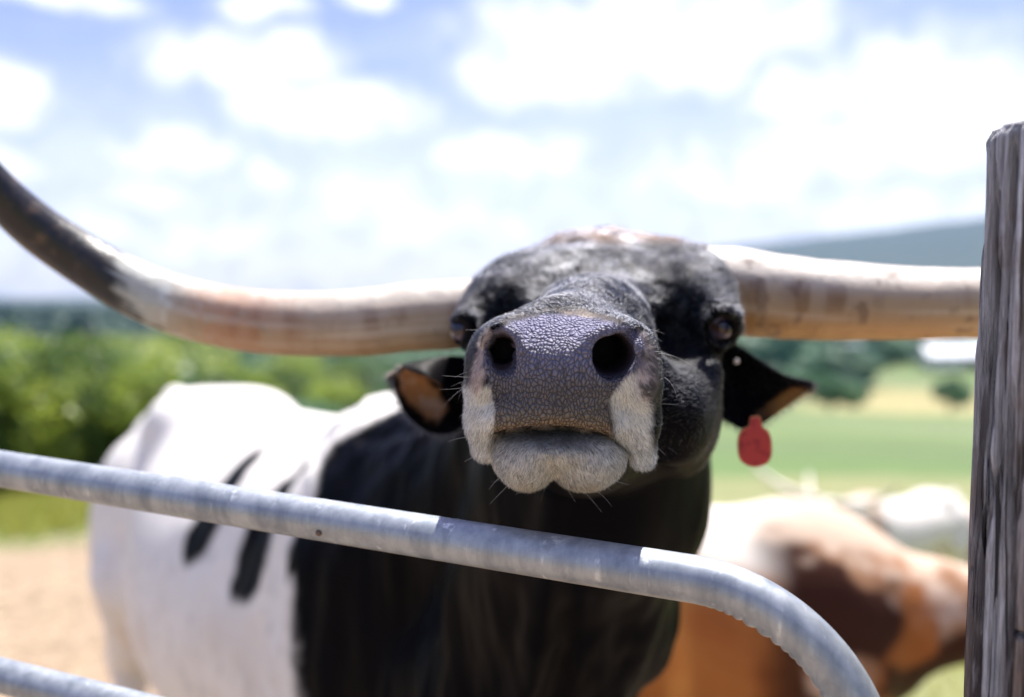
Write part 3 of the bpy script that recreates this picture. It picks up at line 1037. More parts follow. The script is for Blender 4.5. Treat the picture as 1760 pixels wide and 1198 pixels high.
    pc_ = mixc(pc_, (.17, .145, .125), sstep(py, 690, 722))
    pc_ = mixc(pc_, (.27, .18, .11), sstep(py + np.abs(px - 950) * -.12 + (n2 - .5) * 12, 712, 728) * .8)
    pc_ = mixc(pc_, (.22, .14, .07), np.exp(-((px - 936 + (n1 - .5) * 18) / 5) ** 2) * sstep(py, 650, 660) * sstep(py, 690, 676) * sstep(n2, .35, .6) * .7)
    C = C + (pc_ - C) * pad[:, None]
    ml = np.array([(846, 744), (870, 738), (900, 733), (945, 730), (1000, 735), (1045, 748), (1082, 776)], float)
    md_ = np.full(len(V), 1e9)
    for q0, q1 in zip(ml[:-1], ml[1:]):
        e_ = q1 - q0
        u_ = np.clip(((px - q0[0]) * e_[0] + (py - q0[1]) * e_[1]) / (e_ @ e_), 0, 1)
        md_ = np.minimum(md_, np.hypot(px - q0[0] - u_ * e_[0], py - q0[1] - u_ * e_[1]))
    C = mixc(C, (.035, .026, .022), sstep(md_, 5, 2) * mz * (py > np.interp(px, ml[:, 0], ml[:, 1])))
    # nostril linings
    nl = np.maximum(sstep(np.hypot((px - 863) / 25, (py - 603) / 37), 1.1, .85), sstep(np.hypot((px - 1048) / 43, (py - 607) / 40), 1.1, .85)) * mz * sstep(Z, .794, .802)
    C = mixc(C, (.038, .028, .034), nl)
    leather = pad * (1 - nl)
    return C, leather, blk, lip, ch, mz, px, py, Z


def tz(px, py, Z):
    p = W(px, py, Z)
    a = -BULL_F
    return ((p[0] - BULL_O[0]) * a[0] + (p[1] - BULL_O[1]) * a[1], p[2])


SPOTS = [((.385, 1.225), (.385, 1.15), .034, .052), ((.385, 1.15), (.398, 1.078), .052, .052),
         ((.105, 1.235), (.145, 1.12), .038, .082), ((.145, 1.12), (.16, 1.08), .082, .078), ((.16, 1.08), (.21, 1.02), .068, .026), ((-.05, 1.15), (-.04, 1.13), .045, .04)]


def hide_mat(name, leather=False):
    m, t, b = new_mat(name)
    a = attr(t, 'tint').outputs[0]
    pos = t.n('ShaderNodeTexCoord').outputs['Object']
    fine = t.noise(t.vm('MULTIPLY', pos, (1, 1, .25)), 420.0, 2, .6)
    mott = t.noise(pos, 16.0, 4, .6)
    col = t.mix(t.m('MULTIPLY', t.smooth(fine, .45, .8), .3), a, (.5, .46, .42), 'SOFT_LIGHT')
    col = t.mix(.25, col, t.mix(mott, (.25, .25, .25), (.75, .75, .75)), 'OVERLAY')
    b.inputs['Roughness'].default_value = .48
    t.put(b.inputs['Specular IOR Level'], t.m('ADD', .045, t.m('MULTIPLY', attr(t, 'leather').outputs['Fac'], .30)))
    h = t.m('MULTIPLY', fine, .35)
    h = t.m('ADD', h, t.m('MULTIPLY', mott, .8))
    if leather:
        lw = attr(t, 'leather').outputs['Fac']
        wn = t.n('ShaderNodeTexNoise', i_Scale=75.0, i_Detail=1.0)
        t.put(wn.inputs['Vector'], pos)
        wv_ = t.vm('MULTIPLY', t.vm('SUBTRACT', wn.outputs[1], (.5, .5, .5)), (.0085, .0085, .0085))
        sp = t.n('ShaderNodeSeparateXYZ', i_0=pos)
        # round pebbles high on the nose, long wandering ridges lower down
        low = t.smooth(sp.outputs[2], 1.575, 1.53)
        sq = t.n('ShaderNodeCombineXYZ', i_0=1.0, i_1=.7, i_2=t.m('SUBTRACT', 1.0, t.m('MULTIPLY', low, .42))).outputs[0]
        pw = t.vm('ADD', pos, wv_)
        vec = t.vm('MULTIPLY', t.vm('SUBTRACT', pw, (.04, .78, 1.55)), sq)
        vo = t.n('ShaderNodeTexVoronoi', feature='DISTANCE_TO_EDGE', i_Scale=350.0, i_Randomness=.95)
        t.put(vo.inputs['Vector'], vec)
        vf = t.n('ShaderNodeTexVoronoi', feature='SMOOTH_F1', i_Scale=350.0, i_Randomness=.95, i_Smoothness=.35)
        t.put(vf.inputs['Vector'], vec)
        dome = t.ramp(vo.outputs[0], [(0, 0), (.08, .22), (.22, .72), (.42, 1)], 'EASE')
        crease = t.m('POWER', t.smooth(vo.outputs[0], .22, .0), 2.0)
        col = t.mix(t.m('MULTIPLY', crease, t.m('MULTIPLY', lw, t.m('ADD', .30, t.m('MULTIPLY', low, .50)))), col, (.012, .010, .016))
        h = t.mix(lw, h, t.m('MULTIPLY', t.m('ADD', t.m('MULTIPLY', dome, .5), t.m('SUBTRACT', 1.0, t.m('MULTIPLY', t.m('POWER', vf.outputs[0], 2.0), 1.5))), 1.9))
        rough = t.m('ADD', .44, t.m('MULTIPLY', lw, t.m('MULTIPLY', mott, .24)))
        t.put(b.inputs['Roughness'], rough)
        b.inputs['Coat Weight'].default_value = 0
    t.put(b.inputs['Base Color'], col)
    bump(t, b, h, .9, .0011 if leather else .003)
    if not leather:
        pass
    return m


def fur_curves(name, root_pts, dirs, lens, rad, cols, parent, mat, npt=4, curl=None, droop=0.0):
    n = len(root_pts)
    hc = bpy.data.hair_curves.new(name)
    hc.add_curves([npt] * n)
    s = np.linspace(0, 1, npt)
    P = root_pts[:, None, :] + dirs[:, None, :] * (lens[:, None, None] * s[None, :, None])
    if curl is not None:
        P = P + curl[:, None, :] * (s ** 2)[None, :, None] * lens[:, None, None]
    P[..., 2] -= droop * lens[:, None] * s[None] ** 2
    P = P - np.array(parent.location)[None, None]
    hc.position_data.foreach_set('vector', P.astype(np.float32).ravel())
    R = (rad[:, None] * (1 - .75 * s[None])).astype(np.float32)
    at = hc.attributes.get('radius') or hc.attributes.new('radius', 'FLOAT', 'POINT')
    at.data.foreach_set('value', R.ravel())
    ca = hc.attributes.new('tint', 'FLOAT_COLOR', 'POINT')
    B = np.ones((n, npt, 4), np.float32)
    B[..., :3] = cols[:, None, :]
    ca.data.foreach_set('color', B.ravel())
    hc.materials.append(mat)
    o = bpy.data.objects.new(name, hc)
    COL.objects.link(o)
    o.parent = parent
    return o


EARS, EARC = [], {}


def build_bull():
    root = empty('longhorn_bull', tuple(BULL_O))
    tag(root, 'black and white longhorn raising its dark muzzle over the gate rail', 'longhorn')
    f = bull_field()
    V, Q = f.nets()
    del f
    N = surf_normals(V, Q)
    # creases and hide folds on neck and shoulder, soft lumps on the face
    px, py, Z = to_px(V)
    body = sstep(Z, 1.15, 1.4)
    V = V + N * (((fbm(V * np.array([1, 1, .16]), 17, 3, 41) - .5) * .050) * body * sstep(Z, 2.4, 1.8))[:, None]
    V = V + N * (((fbm(V, 26, 3, 44) - .5) * .011) * (1 - body) * sstep(Z, .92, .99) * sstep(py, 640, 560))[:, None]
    C, leather, blk, lip, ch, mz, px, py, Z = bull_colour(V, N)
    # ears
    EL = leaf_shell([(812, 618, 1.13), (770, 614, 1.12), (730, 621, 1.11), (700, 627, 1.10), (676, 641, 1.09)],
                    [(812, 722, 1.13), (775, 744, 1.12), (735, 742, 1.11), (694, 706, 1.10), (675, 652, 1.09)], cup=.045, thick=.014)
    ER = leaf_shell([(1240, 582, 1.10), (1268, 594, 1.10), (1310, 622, 1.09), (1350, 646, 1.08), (1392, 658, 1.07)],
                    [(1222, 706, 1.10), (1252, 726, 1.10), (1290, 738, 1.09), (1345, 704, 1.08), (1388, 670, 1.07)], cup=.03, thick=.014)
    # a thick fold of skin over the opening of the ear at the far side of the head
    FL = leaf_shell([(812, 616, 1.115), (770, 612, 1.10), (730, 619, 1.085), (692, 626, 1.075)],
                    [(812, 700, 1.115), (785, 690, 1.09), (745, 655, 1.065), (694, 634, 1.07)], cup=-.006, thick=.010)
    Vall, Qall, Call, Lall = [V], [Q], [C], [leather]
    off = len(V)
    for key, (ev, eq, uv) in (('L', EL), ('R', ER), ('F', FL)):
        epx, epy, eZ = to_px(ev)
        nn = fbm(ev, 70, 3, 51)
        c = np.tile((.0045, .004, .005), (len(ev), 1))
        if key == 'L':
            wgt = sstep(poly_sd(epx, epy, [(680, 640), (705, 634), (735, 655), (768, 700), (755, 722), (738, 716), (706, 692), (688, 668)]) + (nn - .5) * 22, 6, -6) * (uv[:, 2] == 0)
            c = mixc(c, (.58, .29, .13), wgt)
            c = mixc(c, (.66, .44, .32), wgt * sstep(nn, .42, .65))
        if key == 'R':
            wgt = sstep(poly_sd(epx, epy, [(1385, 664), (1362, 664), (1320, 692), (1296, 716), (1312, 722), (1345, 708), (1385, 678)]) + (nn - .5) * 14, 5, -5) * (uv[:, 2] == 0)
            c = mixc(c, (.50, .23, .06), wgt * sstep(epx, 1285, 1350))
            c = mixc(c, (.16, .09, .05), wgt * sstep(epx, 1350, 1285) * .8)
        if key == 'F':
            c = mixc(c, (.20, .10, .05), sstep(uv[:, 1], .88, .98) * sstep(uv[:, 0], .4, .8))
        if key in 'LR':
            sgn = -1 if key == 'L' else 1
            EARS.append((ev, sgn)); EARC[sgn] = c
        Vall.append(ev); Qall.append(eq + off); Call.append(c); Lall.append(np.zeros(len(ev)))
        off += len(ev)
    VV = np.vstack(Vall)
    me = raw_mesh('body', shift(VV, root), np.vstack(Qall))
    set_attr(me, 'tint', np.vstack(Call))
    set_attr(me, 'leather', np.concatenate(Lall), 'FLOAT')
    link('body', me, hide_mat_bull(root), root)
    # ---------------- horns
    build_horn(root, [(870, 536, 1.20, 60), (780, 541, 1.20, 60), (700, 546, 1.20, 59), (600, 556, 1.20, 57), (450, 553, 1.21, 55), (330, 532, 1.22, 52),
                      (230, 495, 1.22, 48), (130, 437, 1.21, 44), (40, 372, 1.18, 40), (-40, 285, 1.14, 34), (-100, 170, 1.08, 27), (-130, 40, 1.02, 19), (-125, -80, .97, 6)], 0)
    build_horn(root, [(1190, 492, 1.16, 70), (1255, 500, 1.15, 75), (1330, 510, 1.145, 72), (1420, 517, 1.14, 69), (1520, 521, 1.135, 65), (1620, 522, 1.13, 62), (1720, 519, 1.13, 60),
                      (1850, 498, 1.12, 56), (1990, 440, 1.10, 48), (2110, 340, 1.08, 38), (2190, 200, 1.04, 26), (2215, 70, 1.0, 8)], 1)
    # ---------------- eyes
    em, t, b = new_mat('eye')
    pos = t.n('ShaderNodeTexCoord').outputs['Object']
    sp = t.n('ShaderNodeSeparateXYZ', i_0=pos)
    dd = t.n('ShaderNodeVectorMath', operation='LENGTH', i_0=t.vm('MULTIPLY', t.vm('SUBTRACT', pos, (0, -.9, 0)), (.75, 0, 1.25))).outputs['Value']
    c = t.ramp(dd, [(0, (.006, .008, .03)), (.36, (.01, .014, .06)), (.46, (.035, .018, .014)), (.70, (.06, .03, .02)), (.80, (.08, .06, .09)), (1, (.13, .10, .14))])
    t.put(b.inputs['Base Color'], c)
    b.inputs['Roughness'].default_value = .13
    for (ex, ey, eZ, er, look) in ((796, 564, 1.050, 23, -.5), (1239, 560, 1.012, 25, .3)):
        c0 = W(ex, ey, eZ)
        th, ph = np.meshgrid(np.linspace(0, np.pi, 25), np.linspace(0, 2 * np.pi, 37)[:-1], indexing='ij')
        S = np.stack([np.sin(th) * np.cos(ph), -np.cos(th), np.sin(th) * np.sin(ph)], -1).reshape(-1, 3)
        i, j = np.meshgrid(np.arange(24), np.arange(36), indexing='ij')
        Qs = np.stack([i * 36 + j, i * 36 + (j + 1) % 36, (i + 1) * 36 + (j + 1) % 36, (i + 1) * 36 + j], -1).reshape(-1, 4)
        eo = link('eye', raw_mesh('eye', S, Qs), em, root)
        eo.location = Vector(c0) - root.location
        eo.scale = [er * eZ / F] * 3
        eo.rotation_euler = (-.12, 0, look)
    # ---------------- ear tag: stud, neck and flap
    tm, t, b = new_mat('tag_plastic')
    pos = t.n('ShaderNodeTexCoord').outputs['Object']
    rimw = attr(t, 'rim').outputs['Fac']
    c = t.mix(t.smooth(t.noise(pos, 70, 3), .45, .65), (.74, .085, .075), (.42, .04, .045))
    c = t.mix(t.smooth(rimw, .82, .97), c, (.90, .42, .20))
    t.put(b.inputs['Base Color'], c)
    b.inputs['Roughness'].default_value = .45
    out = [(1291, 716), (1306, 716), (1311, 733), (1321, 741), (1326, 755), (1327, 770), (1326, 785), (1318, 797), (1300, 803), (1284, 800), (1272, 790), (1268, 772), (1269, 750), (1276, 738), (1287, 732)]
    oc = catmull([(a, b_, 0) for a, b_ in out + out[:2]], 97)[:-1]
    oc = oc[:int(96 * len(out) / (len(out) + 1))]
    outc = np.array([W(a, b_, 1.07) for a, b_, _z in oc])
    cen = outc[30:].mean(0)
    n = len(outc)
    Vt, rimv = [], []
    for dy in (0.0, .0022):
        for s_, r_ in ((1.0, 1.0), (.90, .85), (.8, 0.0)):
            q = cen + (outc - cen) * s_
            if s_ < 1:
                q[:, 2] = np.where(outc[:, 2] > cen[2] + .022, outc[:, 2] * .5 + q[:, 2] * .5, q[:, 2])
            q = q + np.array([0, dy, 0])
            Vt.append(q); rimv += [r_] * n
        Vt.append((cen + np.array([0, dy, 0]))[None]); rimv.append(0)
    Vt = np.vstack(Vt)
    m_ = 3 * n + 1
    Qt, Tt = [], []
    for k in range(n):
        k2 = (k + 1) % n
        Qt += [(k, k2, n + k2, n + k), (n + k, n + k2, 2 * n + k2, 2 * n + k)]
        Qt += [(m_ + k2, m_ + k, m_ + n + k, m_ + n + k2), (m_ + n + k2, m_ + n + k, m_ + 2 * n + k, m_ + 2 * n + k2)]
        Qt.append((k2, k, m_ + k, m_ + k2))
        Tt += [(2 * n + k, 2 * n + k2, 3 * n), (m_ + 2 * n + k2, m_ + 2 * n + k, m_ + 3 * n)]
    trn = t.n('ShaderNodeBsdfTranslucent', i_Color=(.60, .06, .04))
    mxs = t.n('ShaderNodeMixShader', i_0=.35, i_1=b.outputs[0], i_2=trn.outputs[0])
    t.t.links.new(mxs.outputs[0], [q for q in t.t.nodes if q.type == 'OUTPUT_MATERIAL'][0].inputs[0])
    mt = raw_mesh('ear_tag', shift(Vt, root), Qt, Tt, smooth=False)
    set_attr(mt, 'rim', np.array(rimv, float), 'FLOAT')
    to = link('ear_tag', mt, tm, root)
    tag(to, 'red plastic ear tag')
    # small bright stud in the ear
    sc_ = W(1266, 621, 1.065)
    Vs, q_, tr_, _, _ = tube([sc_ + np.array([0, 0, 0]), sc_ + np.array([.001, .006, 0])], [.0034, .0028], 14, up=(0, 0, 1))
    sm, t, b = new_mat('stud_metal')
    t.put(b.inputs['Base Color'], t.mix(t.noise(None, 30), (.6, .5, .42), (.8, .74, .7)))
    b.inputs['Roughness'].default_value = .4
    link('ear_stud', raw_mesh('ear_stud', shift(Vs, root), q_, tr_), sm, root)
    build_fur(root, V, Q, N, C, leather, blk)
    return root


def hide_mat_bull(root):
    m = hide_mat('bull_hide', True)
    # object space is the root's: the leather cells are laid out in the bull's own coordinates
    for n_ in m.node_tree.nodes:
        if n_.type == 'TEX_COORD':
            mp = m.node_tree.nodes.new('ShaderNodeVectorMath')
            mp.operation = 'ADD'
            mp.inputs[1].default_value = tuple(root.location)
            links = [l for l in m.node_tree.links if l.from_node == n_]
            socks = [l.to_socket for l in links]
            for l in links:
                m.node_tree.links.remove(l)
            m.node_tree.links.new(n_.outputs['Object'], mp.inputs[0])
            for s_ in socks:
                m.node_tree.links.new(mp.outputs[0], s_)
    return m


def build_horn(root, pts, kind):
    pp = catmull([np.append(W(a, b, c), r * c / F) for a, b, c, r in pts], 240)
    path, rad = pp[:, :3], pp[:, 3]
    n, ns = len(path), 72
    L = np.concatenate([[0], np.cumsum(np.linalg.norm(np.diff(path, axis=0), axis=1))])

    def rf(i, a):
        l = L[i]
        p = np.stack(np.broadcast_arrays(np.cos(a) * 1.2, np.sin(a) * 1.2, l * 6), -1)
        q = np.stack(np.broadcast_arrays(np.cos(a) * .5, np.sin(a) * .5, l * 60), -1)
        return 1 + (vnoise(p, 1.0, 61 + kind) - .5) * .07 + (vnoise(q, 1.0, 63) - .5) * .055 * np.exp(-l * 2.2) + (vnoise(np.stack(np.broadcast_arrays(np.cos(a) * 3, np.sin(a) * 3, l * 25), -1), 1.0, 64) - .5) * .03
    V, Q, tr, U, A = tube(path, rad, ns, rfun=rf)
    l = np.interp(U, np.linspace(0, 1, n), L)
    Pn = V
    n1 = fbm(Pn, 14, 4, 71); n2 = fbm(Pn, 55, 3, 72)
    hx = np.concatenate([A, [0, 0]])
    ring = vnoise(np.stack([l * 75, np.cos(hx) * .8, np.sin(hx) * .8], -1), 1.0, 75)
    streak = fbm(np.stack([l * 5, np.cos(hx) * 7, np.sin(hx) * 7], -1), 1.0, 3, 77)
    C = np.tile((.36, .26, .17), (len(V), 1))
    C = mixc(C, (.20, .11, .055), sstep(ring, .5, .78) * .8 * sstep(l, 1.2, .2))
    C = mixc(C, (.52, .45, .37), sstep(streak, .5, .7) * .6)
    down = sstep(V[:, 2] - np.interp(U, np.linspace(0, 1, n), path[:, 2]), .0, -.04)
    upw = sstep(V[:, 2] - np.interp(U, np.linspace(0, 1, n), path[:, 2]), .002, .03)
    C = mixc(C, (.66, .60, .52), upw * .75)  # sunlit top of the horn painted in as a paler colour
    if kind == 1:
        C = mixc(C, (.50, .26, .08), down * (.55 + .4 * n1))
        C = mixc(C, (.12, .06, .04), sstep(n2, .64, .76) * .6)
        C = mixc(C, (.05, .045, .04), sstep(l, .85, 1.0))
    else:
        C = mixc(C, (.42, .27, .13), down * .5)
        C = mixc(C, (.44, .16, .06), sstep(n2 * .5 + n1 * .5, .42, .62) * np.exp(-((l - .33) / .08) ** 2) * .5)
        C = mixc(C, (.42, .42, .38), sstep(l, .37, .44))
        C = mixc(C, (.55, .56, .52), sstep(n2, .5, .7) * np.exp(-((l - .45) / .08) ** 2))
        side = np.clip((V[:, 2] - np.interp(U, np.linspace(0, 1, n), path[:, 2])) / .035, -1, 1)
        C = mixc(C, (.005, .005, .008), sstep(l + (n1 - .5) * .14 + (n2 - .5) * .08 - side * .045 + (streak - .5) * .12, .445, .495))
        C = mixc(C, (.20, .12, .07), sstep(l, .52, .6) * sstep(side, -.4, -.95) * .7 + sstep(n2, .62, .75) * sstep(l, .5, .6) * .4)
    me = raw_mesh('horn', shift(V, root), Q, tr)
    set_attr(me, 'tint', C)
    m, t, b = new_mat('horn')
    pos = t.n('ShaderNodeTexCoord').outputs['Object']
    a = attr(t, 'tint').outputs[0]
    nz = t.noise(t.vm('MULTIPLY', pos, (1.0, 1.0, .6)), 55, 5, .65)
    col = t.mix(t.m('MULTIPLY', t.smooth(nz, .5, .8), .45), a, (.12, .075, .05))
    t.put(b.inputs['Base Color'], col)
    t.put(b.inputs['Roughness'], t.m('ADD', .26, t.m('MULTIPLY', nz, .3)))
    bump(t, b, nz, .7, .0026)
    o = link('horn', me, m, root)
    tag(o, ('pale horn curving up to a black tip', 'thick tan horn with an orange brown underside')[kind])


def build_fur(root, V, Q, N, C, leather, blk):
    rg = np.random.default_rng(5)
    a, b, c, d = (V[Q[:, i]] for i in range(4))
    area = np.linalg.norm(np.cross(c - a, d - b), axis=1) * .5
    cen = (a + b + c + d) / 4
    nrm = N[Q].mean(1)
    nrm /= np.linalg.norm(nrm, axis=1)[:, None]
    px, py, Z = to_px(cen)
    col = C[Q].mean(1); lea = leather[Q].mean(1)
    vdir = cen - np.array([0, 0, CAM_H]); vdir /= np.linalg.norm(vdir, axis=1)[:, None]
    facing = (nrm * vdir).sum(1) < .35
    ok = facing & (cen[:, 2] > 1.38) & (lea < .35 + .6 * (fbm(cen, 150, 2, 85) > .5))
    ns_in = (np.hypot((px - 864) / 20, (py - 606) / 31) < 1.1) | (np.hypot((px - 1050) / 42, (py - 606) / 38) < 1.1)
    ok &= ~(ns_in & (Z < .93))
    sock = (np.hypot((px - 796) / 20, (py - 567) / 28) < 1) | (np.hypot((px - 1240) / 26, (py - 563) / 31) < 1)
    ok &= ~(sock & (Z > .95))
    lum = col.mean(1)
    light = (Z < .92) & (lum > .05)
    top = (py < 700) & ~light & (Z < 1.33)

    def sample(mask, n):
        w = area * mask
        k = rg.choice(len(w), n, p=w / w.sum())
        u, v = rg.uniform(0, 1, (2, n, 1))
        p = (a[k] * (1 - u) + b[k] * u) * (1 - v) + (d[k] * (1 - u) + c[k] * u) * v
        return k, p
    md, t, _ = new_mat('dark_hair')
    hp = t.n('ShaderNodeBsdfHairPrincipled', parametrization='COLOR', i_Roughness=.34)
    hp.inputs['Radial Roughness'].default_value = .45
    hp.inputs['Coat'].default_value = 0.0
    hp.inputs['IOR'].default_value = 1.45
    t.put(hp.inputs['Color'], attr(t, 'tint').outputs[0])
    t.t.links.new(hp.outputs[0], [q for q in t.t.nodes if q.type == 'OUTPUT_MATERIAL'][0].inputs[0])
    m, t, bs = new_mat('hair')
    t.put(bs.inputs['Base Color'], attr(t, 'tint').outputs[0])
    bs.inputs['Roughness'].default_value = .42
    bs.inputs['Specular IOR Level'].default_value = .5

    def flow(k, p, kind):
        nn = nrm[k]
        q = to_px(p)
        if kind == 'light':
            base = np.stack([np.where(q[0] < 900, -.35, .35) * 0 + (q[0] - 955) * .004, np.full(len(p), -.15), np.full(len(p), -1.0)], -1)
            up = q[1] < 600
            base[up] = np.array([0, .5, .6])
        else:
            base = np.stack([(q[0] - 1020) * .004, np.full(len(p), .9), np.full(len(p), .15)], -1)
            base[:, 2] -= sstep(np.abs(q[0] - 1030), 120, 200) * .9
        cl = np.stack([fbm(p, 45, 2, 81) - .5, fbm(p, 45, 2, 82) - .5, fbm(p, 45, 2, 83) - .5], -1) * (1.2 if kind == 'light' else 4.2)
        base = base + cl + rg.normal(size=p.shape) * .22
        tg = base - nn * (base * nn).sum(1)[:, None]
        tg /= np.linalg.norm(tg, axis=1)[:, None] + 1e-9
        return tg
    # pale lip, chin and nose-rim hair
    n = 62000
    k, p = sample(ok & light, n)
    tg = flow(k, p, 'light')
    lift = rg.uniform(.25, .75, (n, 1))
    dr_ = tg + nrm[k] * lift
    dr_ /= np.linalg.norm(dr_, axis=1)[:, None]
    q = to_px(p)
    ln = rg.uniform(.0024, .0050, n)
    cc = np.clip(col[k] * rg.uniform(.6, 1.7, (n, 1)), 0, .88)
    dk = rg.uniform(0, 1, n) < np.where(q[1] > 735, .30, .14)
    cc[dk] *= .25
    fur_curves('muzzle_fur', p, dr_, ln, rg.uniform(.00007, .00014, n), cc, root, m, 4, curl=rg.normal(size=(n, 3)) * .12, droop=.15)
    # glossy dark hair on forehead, bridge and cheeks
    n = 105000
    k, p = sample((ok & (top | (~light & (Z < 1.25)))) * sstep(nrm[:, 2] + (fbm(cen, 60, 2, 84) - .5) * .5, -.75, -.05), n)
    tg = flow(k, p, 'dark')
    lift = rg.uniform(.04, .30, (n, 1))
    dr_ = tg + nrm[k] * lift
    dr_ /= np.linalg.norm(dr_, axis=1)[:, None]
    q = to_px(p)
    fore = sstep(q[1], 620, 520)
    ln = rg.uniform(.003, .0055, n) * (1 + .8 * fore * (q[2] > 1.0)) * np.where(q[2] < .92, .6, 1)
    cc = col[k] * rg.uniform(.6, 1.5, (n, 1)) + rg.uniform(0, .006, (n, 1))
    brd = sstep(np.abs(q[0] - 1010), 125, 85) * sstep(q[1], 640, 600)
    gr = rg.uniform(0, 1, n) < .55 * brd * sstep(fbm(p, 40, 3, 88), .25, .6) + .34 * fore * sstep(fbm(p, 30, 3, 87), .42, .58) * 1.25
    cc[gr] = cc[gr] + np.array([.17, .175, .20]) * rg.uniform(.3, 1.2, (int(gr.sum()), 1))  # greyed hairs paint the sunlit sheen into bridge and forehead
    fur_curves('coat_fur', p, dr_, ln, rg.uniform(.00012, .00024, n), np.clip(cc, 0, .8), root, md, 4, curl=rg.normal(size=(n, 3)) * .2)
    ek, ep, ed, el_ = [], [], [], []
    for ev, rootpx in EARS:
        epx, epy, eZ = to_px(ev)
        cen_e = ev.mean(0)
        kk = rg.integers(0, len(ev), 5200)
        pp_ = ev[kk] + rg.normal(size=(5200, 3)) * .0015
        dd_ = (pp_ - cen_e) * np.array([14, 6, 10]) + np.array([rootpx * .35, -.25, -.45]) + rg.normal(size=(5200, 3)) * .35
        dd_ /= np.linalg.norm(dd_, axis=1)[:, None]
        ep.append(pp_); ed.append(dd_); el_.append(rg.uniform(.004, .011, 5200))
        ek.append(EARC[rootpx][kk])
    ep = np.vstack(ep); ed = np.vstack(ed); el_ = np.concatenate(el_); ek = np.vstack(ek)
    fur_curves('ear_fur', ep, ed, el_, np.full(len(ep), .00018), np.clip(ek * rg.uniform(.6, 1.5, (len(ep), 1)), 0, .8), root, md, 4, curl=rg.normal(size=(len(ep), 3)) * .2)
    # whiskers
    sel = ok & (Z < .93) & (((px < 850) & (py > 560)) | ((px > 1085) & (py > 560)) | ((py > 780)))
    k, p = sample(sel, 90)
    keep = rg.uniform(0, 1, 90) < .75
    keep &= ~((px[k] > 1140) & (rg.uniform(0, 1, 90) < .7))
    base = np.stack([np.sign(px[k] - 960) * rg.uniform(.5, 1.4, 90), rg.uniform(-.4, .5, 90), rg.uniform(-.5, .35, 90)], -1) + nrm[k] * .5
    base /= np.linalg.norm(base, axis=1)[:, None]
    nk = int(keep.sum())
    fur_curves('whisker', p[keep], base[keep], rg.uniform(.008, .026, nk), np.full(nk, .00013), np.tile((.62, .6, .6), (nk, 1)) * rg.uniform(.3, 1.2, (nk, 1)), root, m, 7, curl=rg.normal(size=(nk, 3)) * .2, droop=.25)


BULL = build_bull()

# ------------------------------------------------------------------ galvanised tube gate
GA = np.array([.056, .80]); GD = np.array([1.0, -.379]) / math.hypot(1.0, .379)
SAG = .0574   # a place on the gate line, its direction


def gate_pt(s_, z):
    return np.array([GA[0] + GD[0] * s_, GA[1] + GD[1] * s_, z - SAG * s_])


def zinc_mat():
    m, t, b = new_mat('galvanised_steel')
    pos = t.n('ShaderNodeTexCoord').outputs['Object']
    run = t.noise(t.vm('MULTIPLY', pos, (1, 1, .22)), 48, 4, .6)
    blot = t.noise(pos, 24, 5, .65)
    drip = t.noise(t.vm('MULTIPLY', pos, (1, 1, .12)), 95, 3, .6)
    spang = t.n('ShaderNodeTexVoronoi', i_Scale=150.0)
    t.put(spang.inputs['Vector'], pos)
    c = t.mix(t.smooth(run, .3, .7), (.23, .26, .30), (.40, .43, .465))
    c = t.mix(t.m('MULTIPLY', t.m('MULTIPLY', t.smooth(drip, .60, .74), t.smooth(blot, .40, .62)), .8), c, (.80, .82, .83))
    c = t.mix(t.m('MULTIPLY', t.smooth(blot, .60, .75), .55), c, (.17, .185, .20))
    sv_ = t.n('ShaderNodeSeparateColor', i_0=spang.outputs['Color']).outputs[0]
    c = t.mix(.16, c, t.mix(sv_, (.2, .2, .2), (.8, .8, .8)), 'SOFT_LIGHT')
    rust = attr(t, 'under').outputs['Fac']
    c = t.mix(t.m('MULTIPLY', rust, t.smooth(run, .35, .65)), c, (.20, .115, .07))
    t.put(b.inputs['Base Color'], c)
    b.inputs['Metallic'].default_value = .55
    t.put(b.inputs['Roughness'], t.m('ADD', .36, t.m('MULTIPLY', blot, .25)))
    bump(t, b, t.m('ADD', t.m('MULTIPLY', blot, .5), t.m('MULTIPLY', drip, .5)), .35, .0012)
    return m


ZINC = zinc_mat()
TR = .0187
gate = empty('tube_gate', tuple(gate_pt(-1.2, float(land(np.array([GA[0] - 1.2 * GD[0]]), np.array([GA[1] - 1.2 * GD[1]]))[0]))))
tag(gate, 'galvanised steel tube gate with a rounded top corner below the muzzle', 'gate')


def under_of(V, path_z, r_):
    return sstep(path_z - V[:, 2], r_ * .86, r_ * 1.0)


ZT, ZB = CAM_H - .2196, .16
S0, BR = .091, .137          # where the bend starts, its radius
LEFT = -3.05
fr = [gate_pt(LEFT + BR, ZT)]
fr += [gate_pt(x, ZT) for x in np.linspace(LEFT + BR, S0, 70)[1:-1]]
for a_ in np.linspace(0, math.pi / 2, 60):
    fr.append(gate_pt(S0 + BR * math.sin(a_), ZT - BR * (1 - math.cos(a_))))
nb0 = len(fr) - 60
fr += [gate_pt(S0 + BR, z) for z in np.linspace(ZT - BR, ZB + BR, 24)[1:-1]]
for a_ in np.linspace(math.pi / 2, math.pi, 24):
    fr.append(gate_pt(S0 + BR * math.sin(a_), ZB + BR - BR * (1 - math.sin(a_)) if False else ZB + BR * (1 + math.cos(a_))))
fr += [gate_pt(x, ZB) for x in np.linspace(S0, LEFT + BR, 30)[1:-1]]
for a_ in np.linspace(math.pi, 3 * math.pi / 2, 20):
    fr.append(gate_pt(LEFT + BR + BR * math.sin(a_), ZB + BR * (1 + math.cos(a_))))
fr += [gate_pt(LEFT, z) for z in np.linspace(ZB + BR, ZT - BR, 20)[1:-1]]
for a_ in np.linspace(-math.pi / 2, 0, 20):
    fr.append(gate_pt(LEFT + BR + BR * math.sin(a_), ZT - BR * (1 - math.cos(a_))))
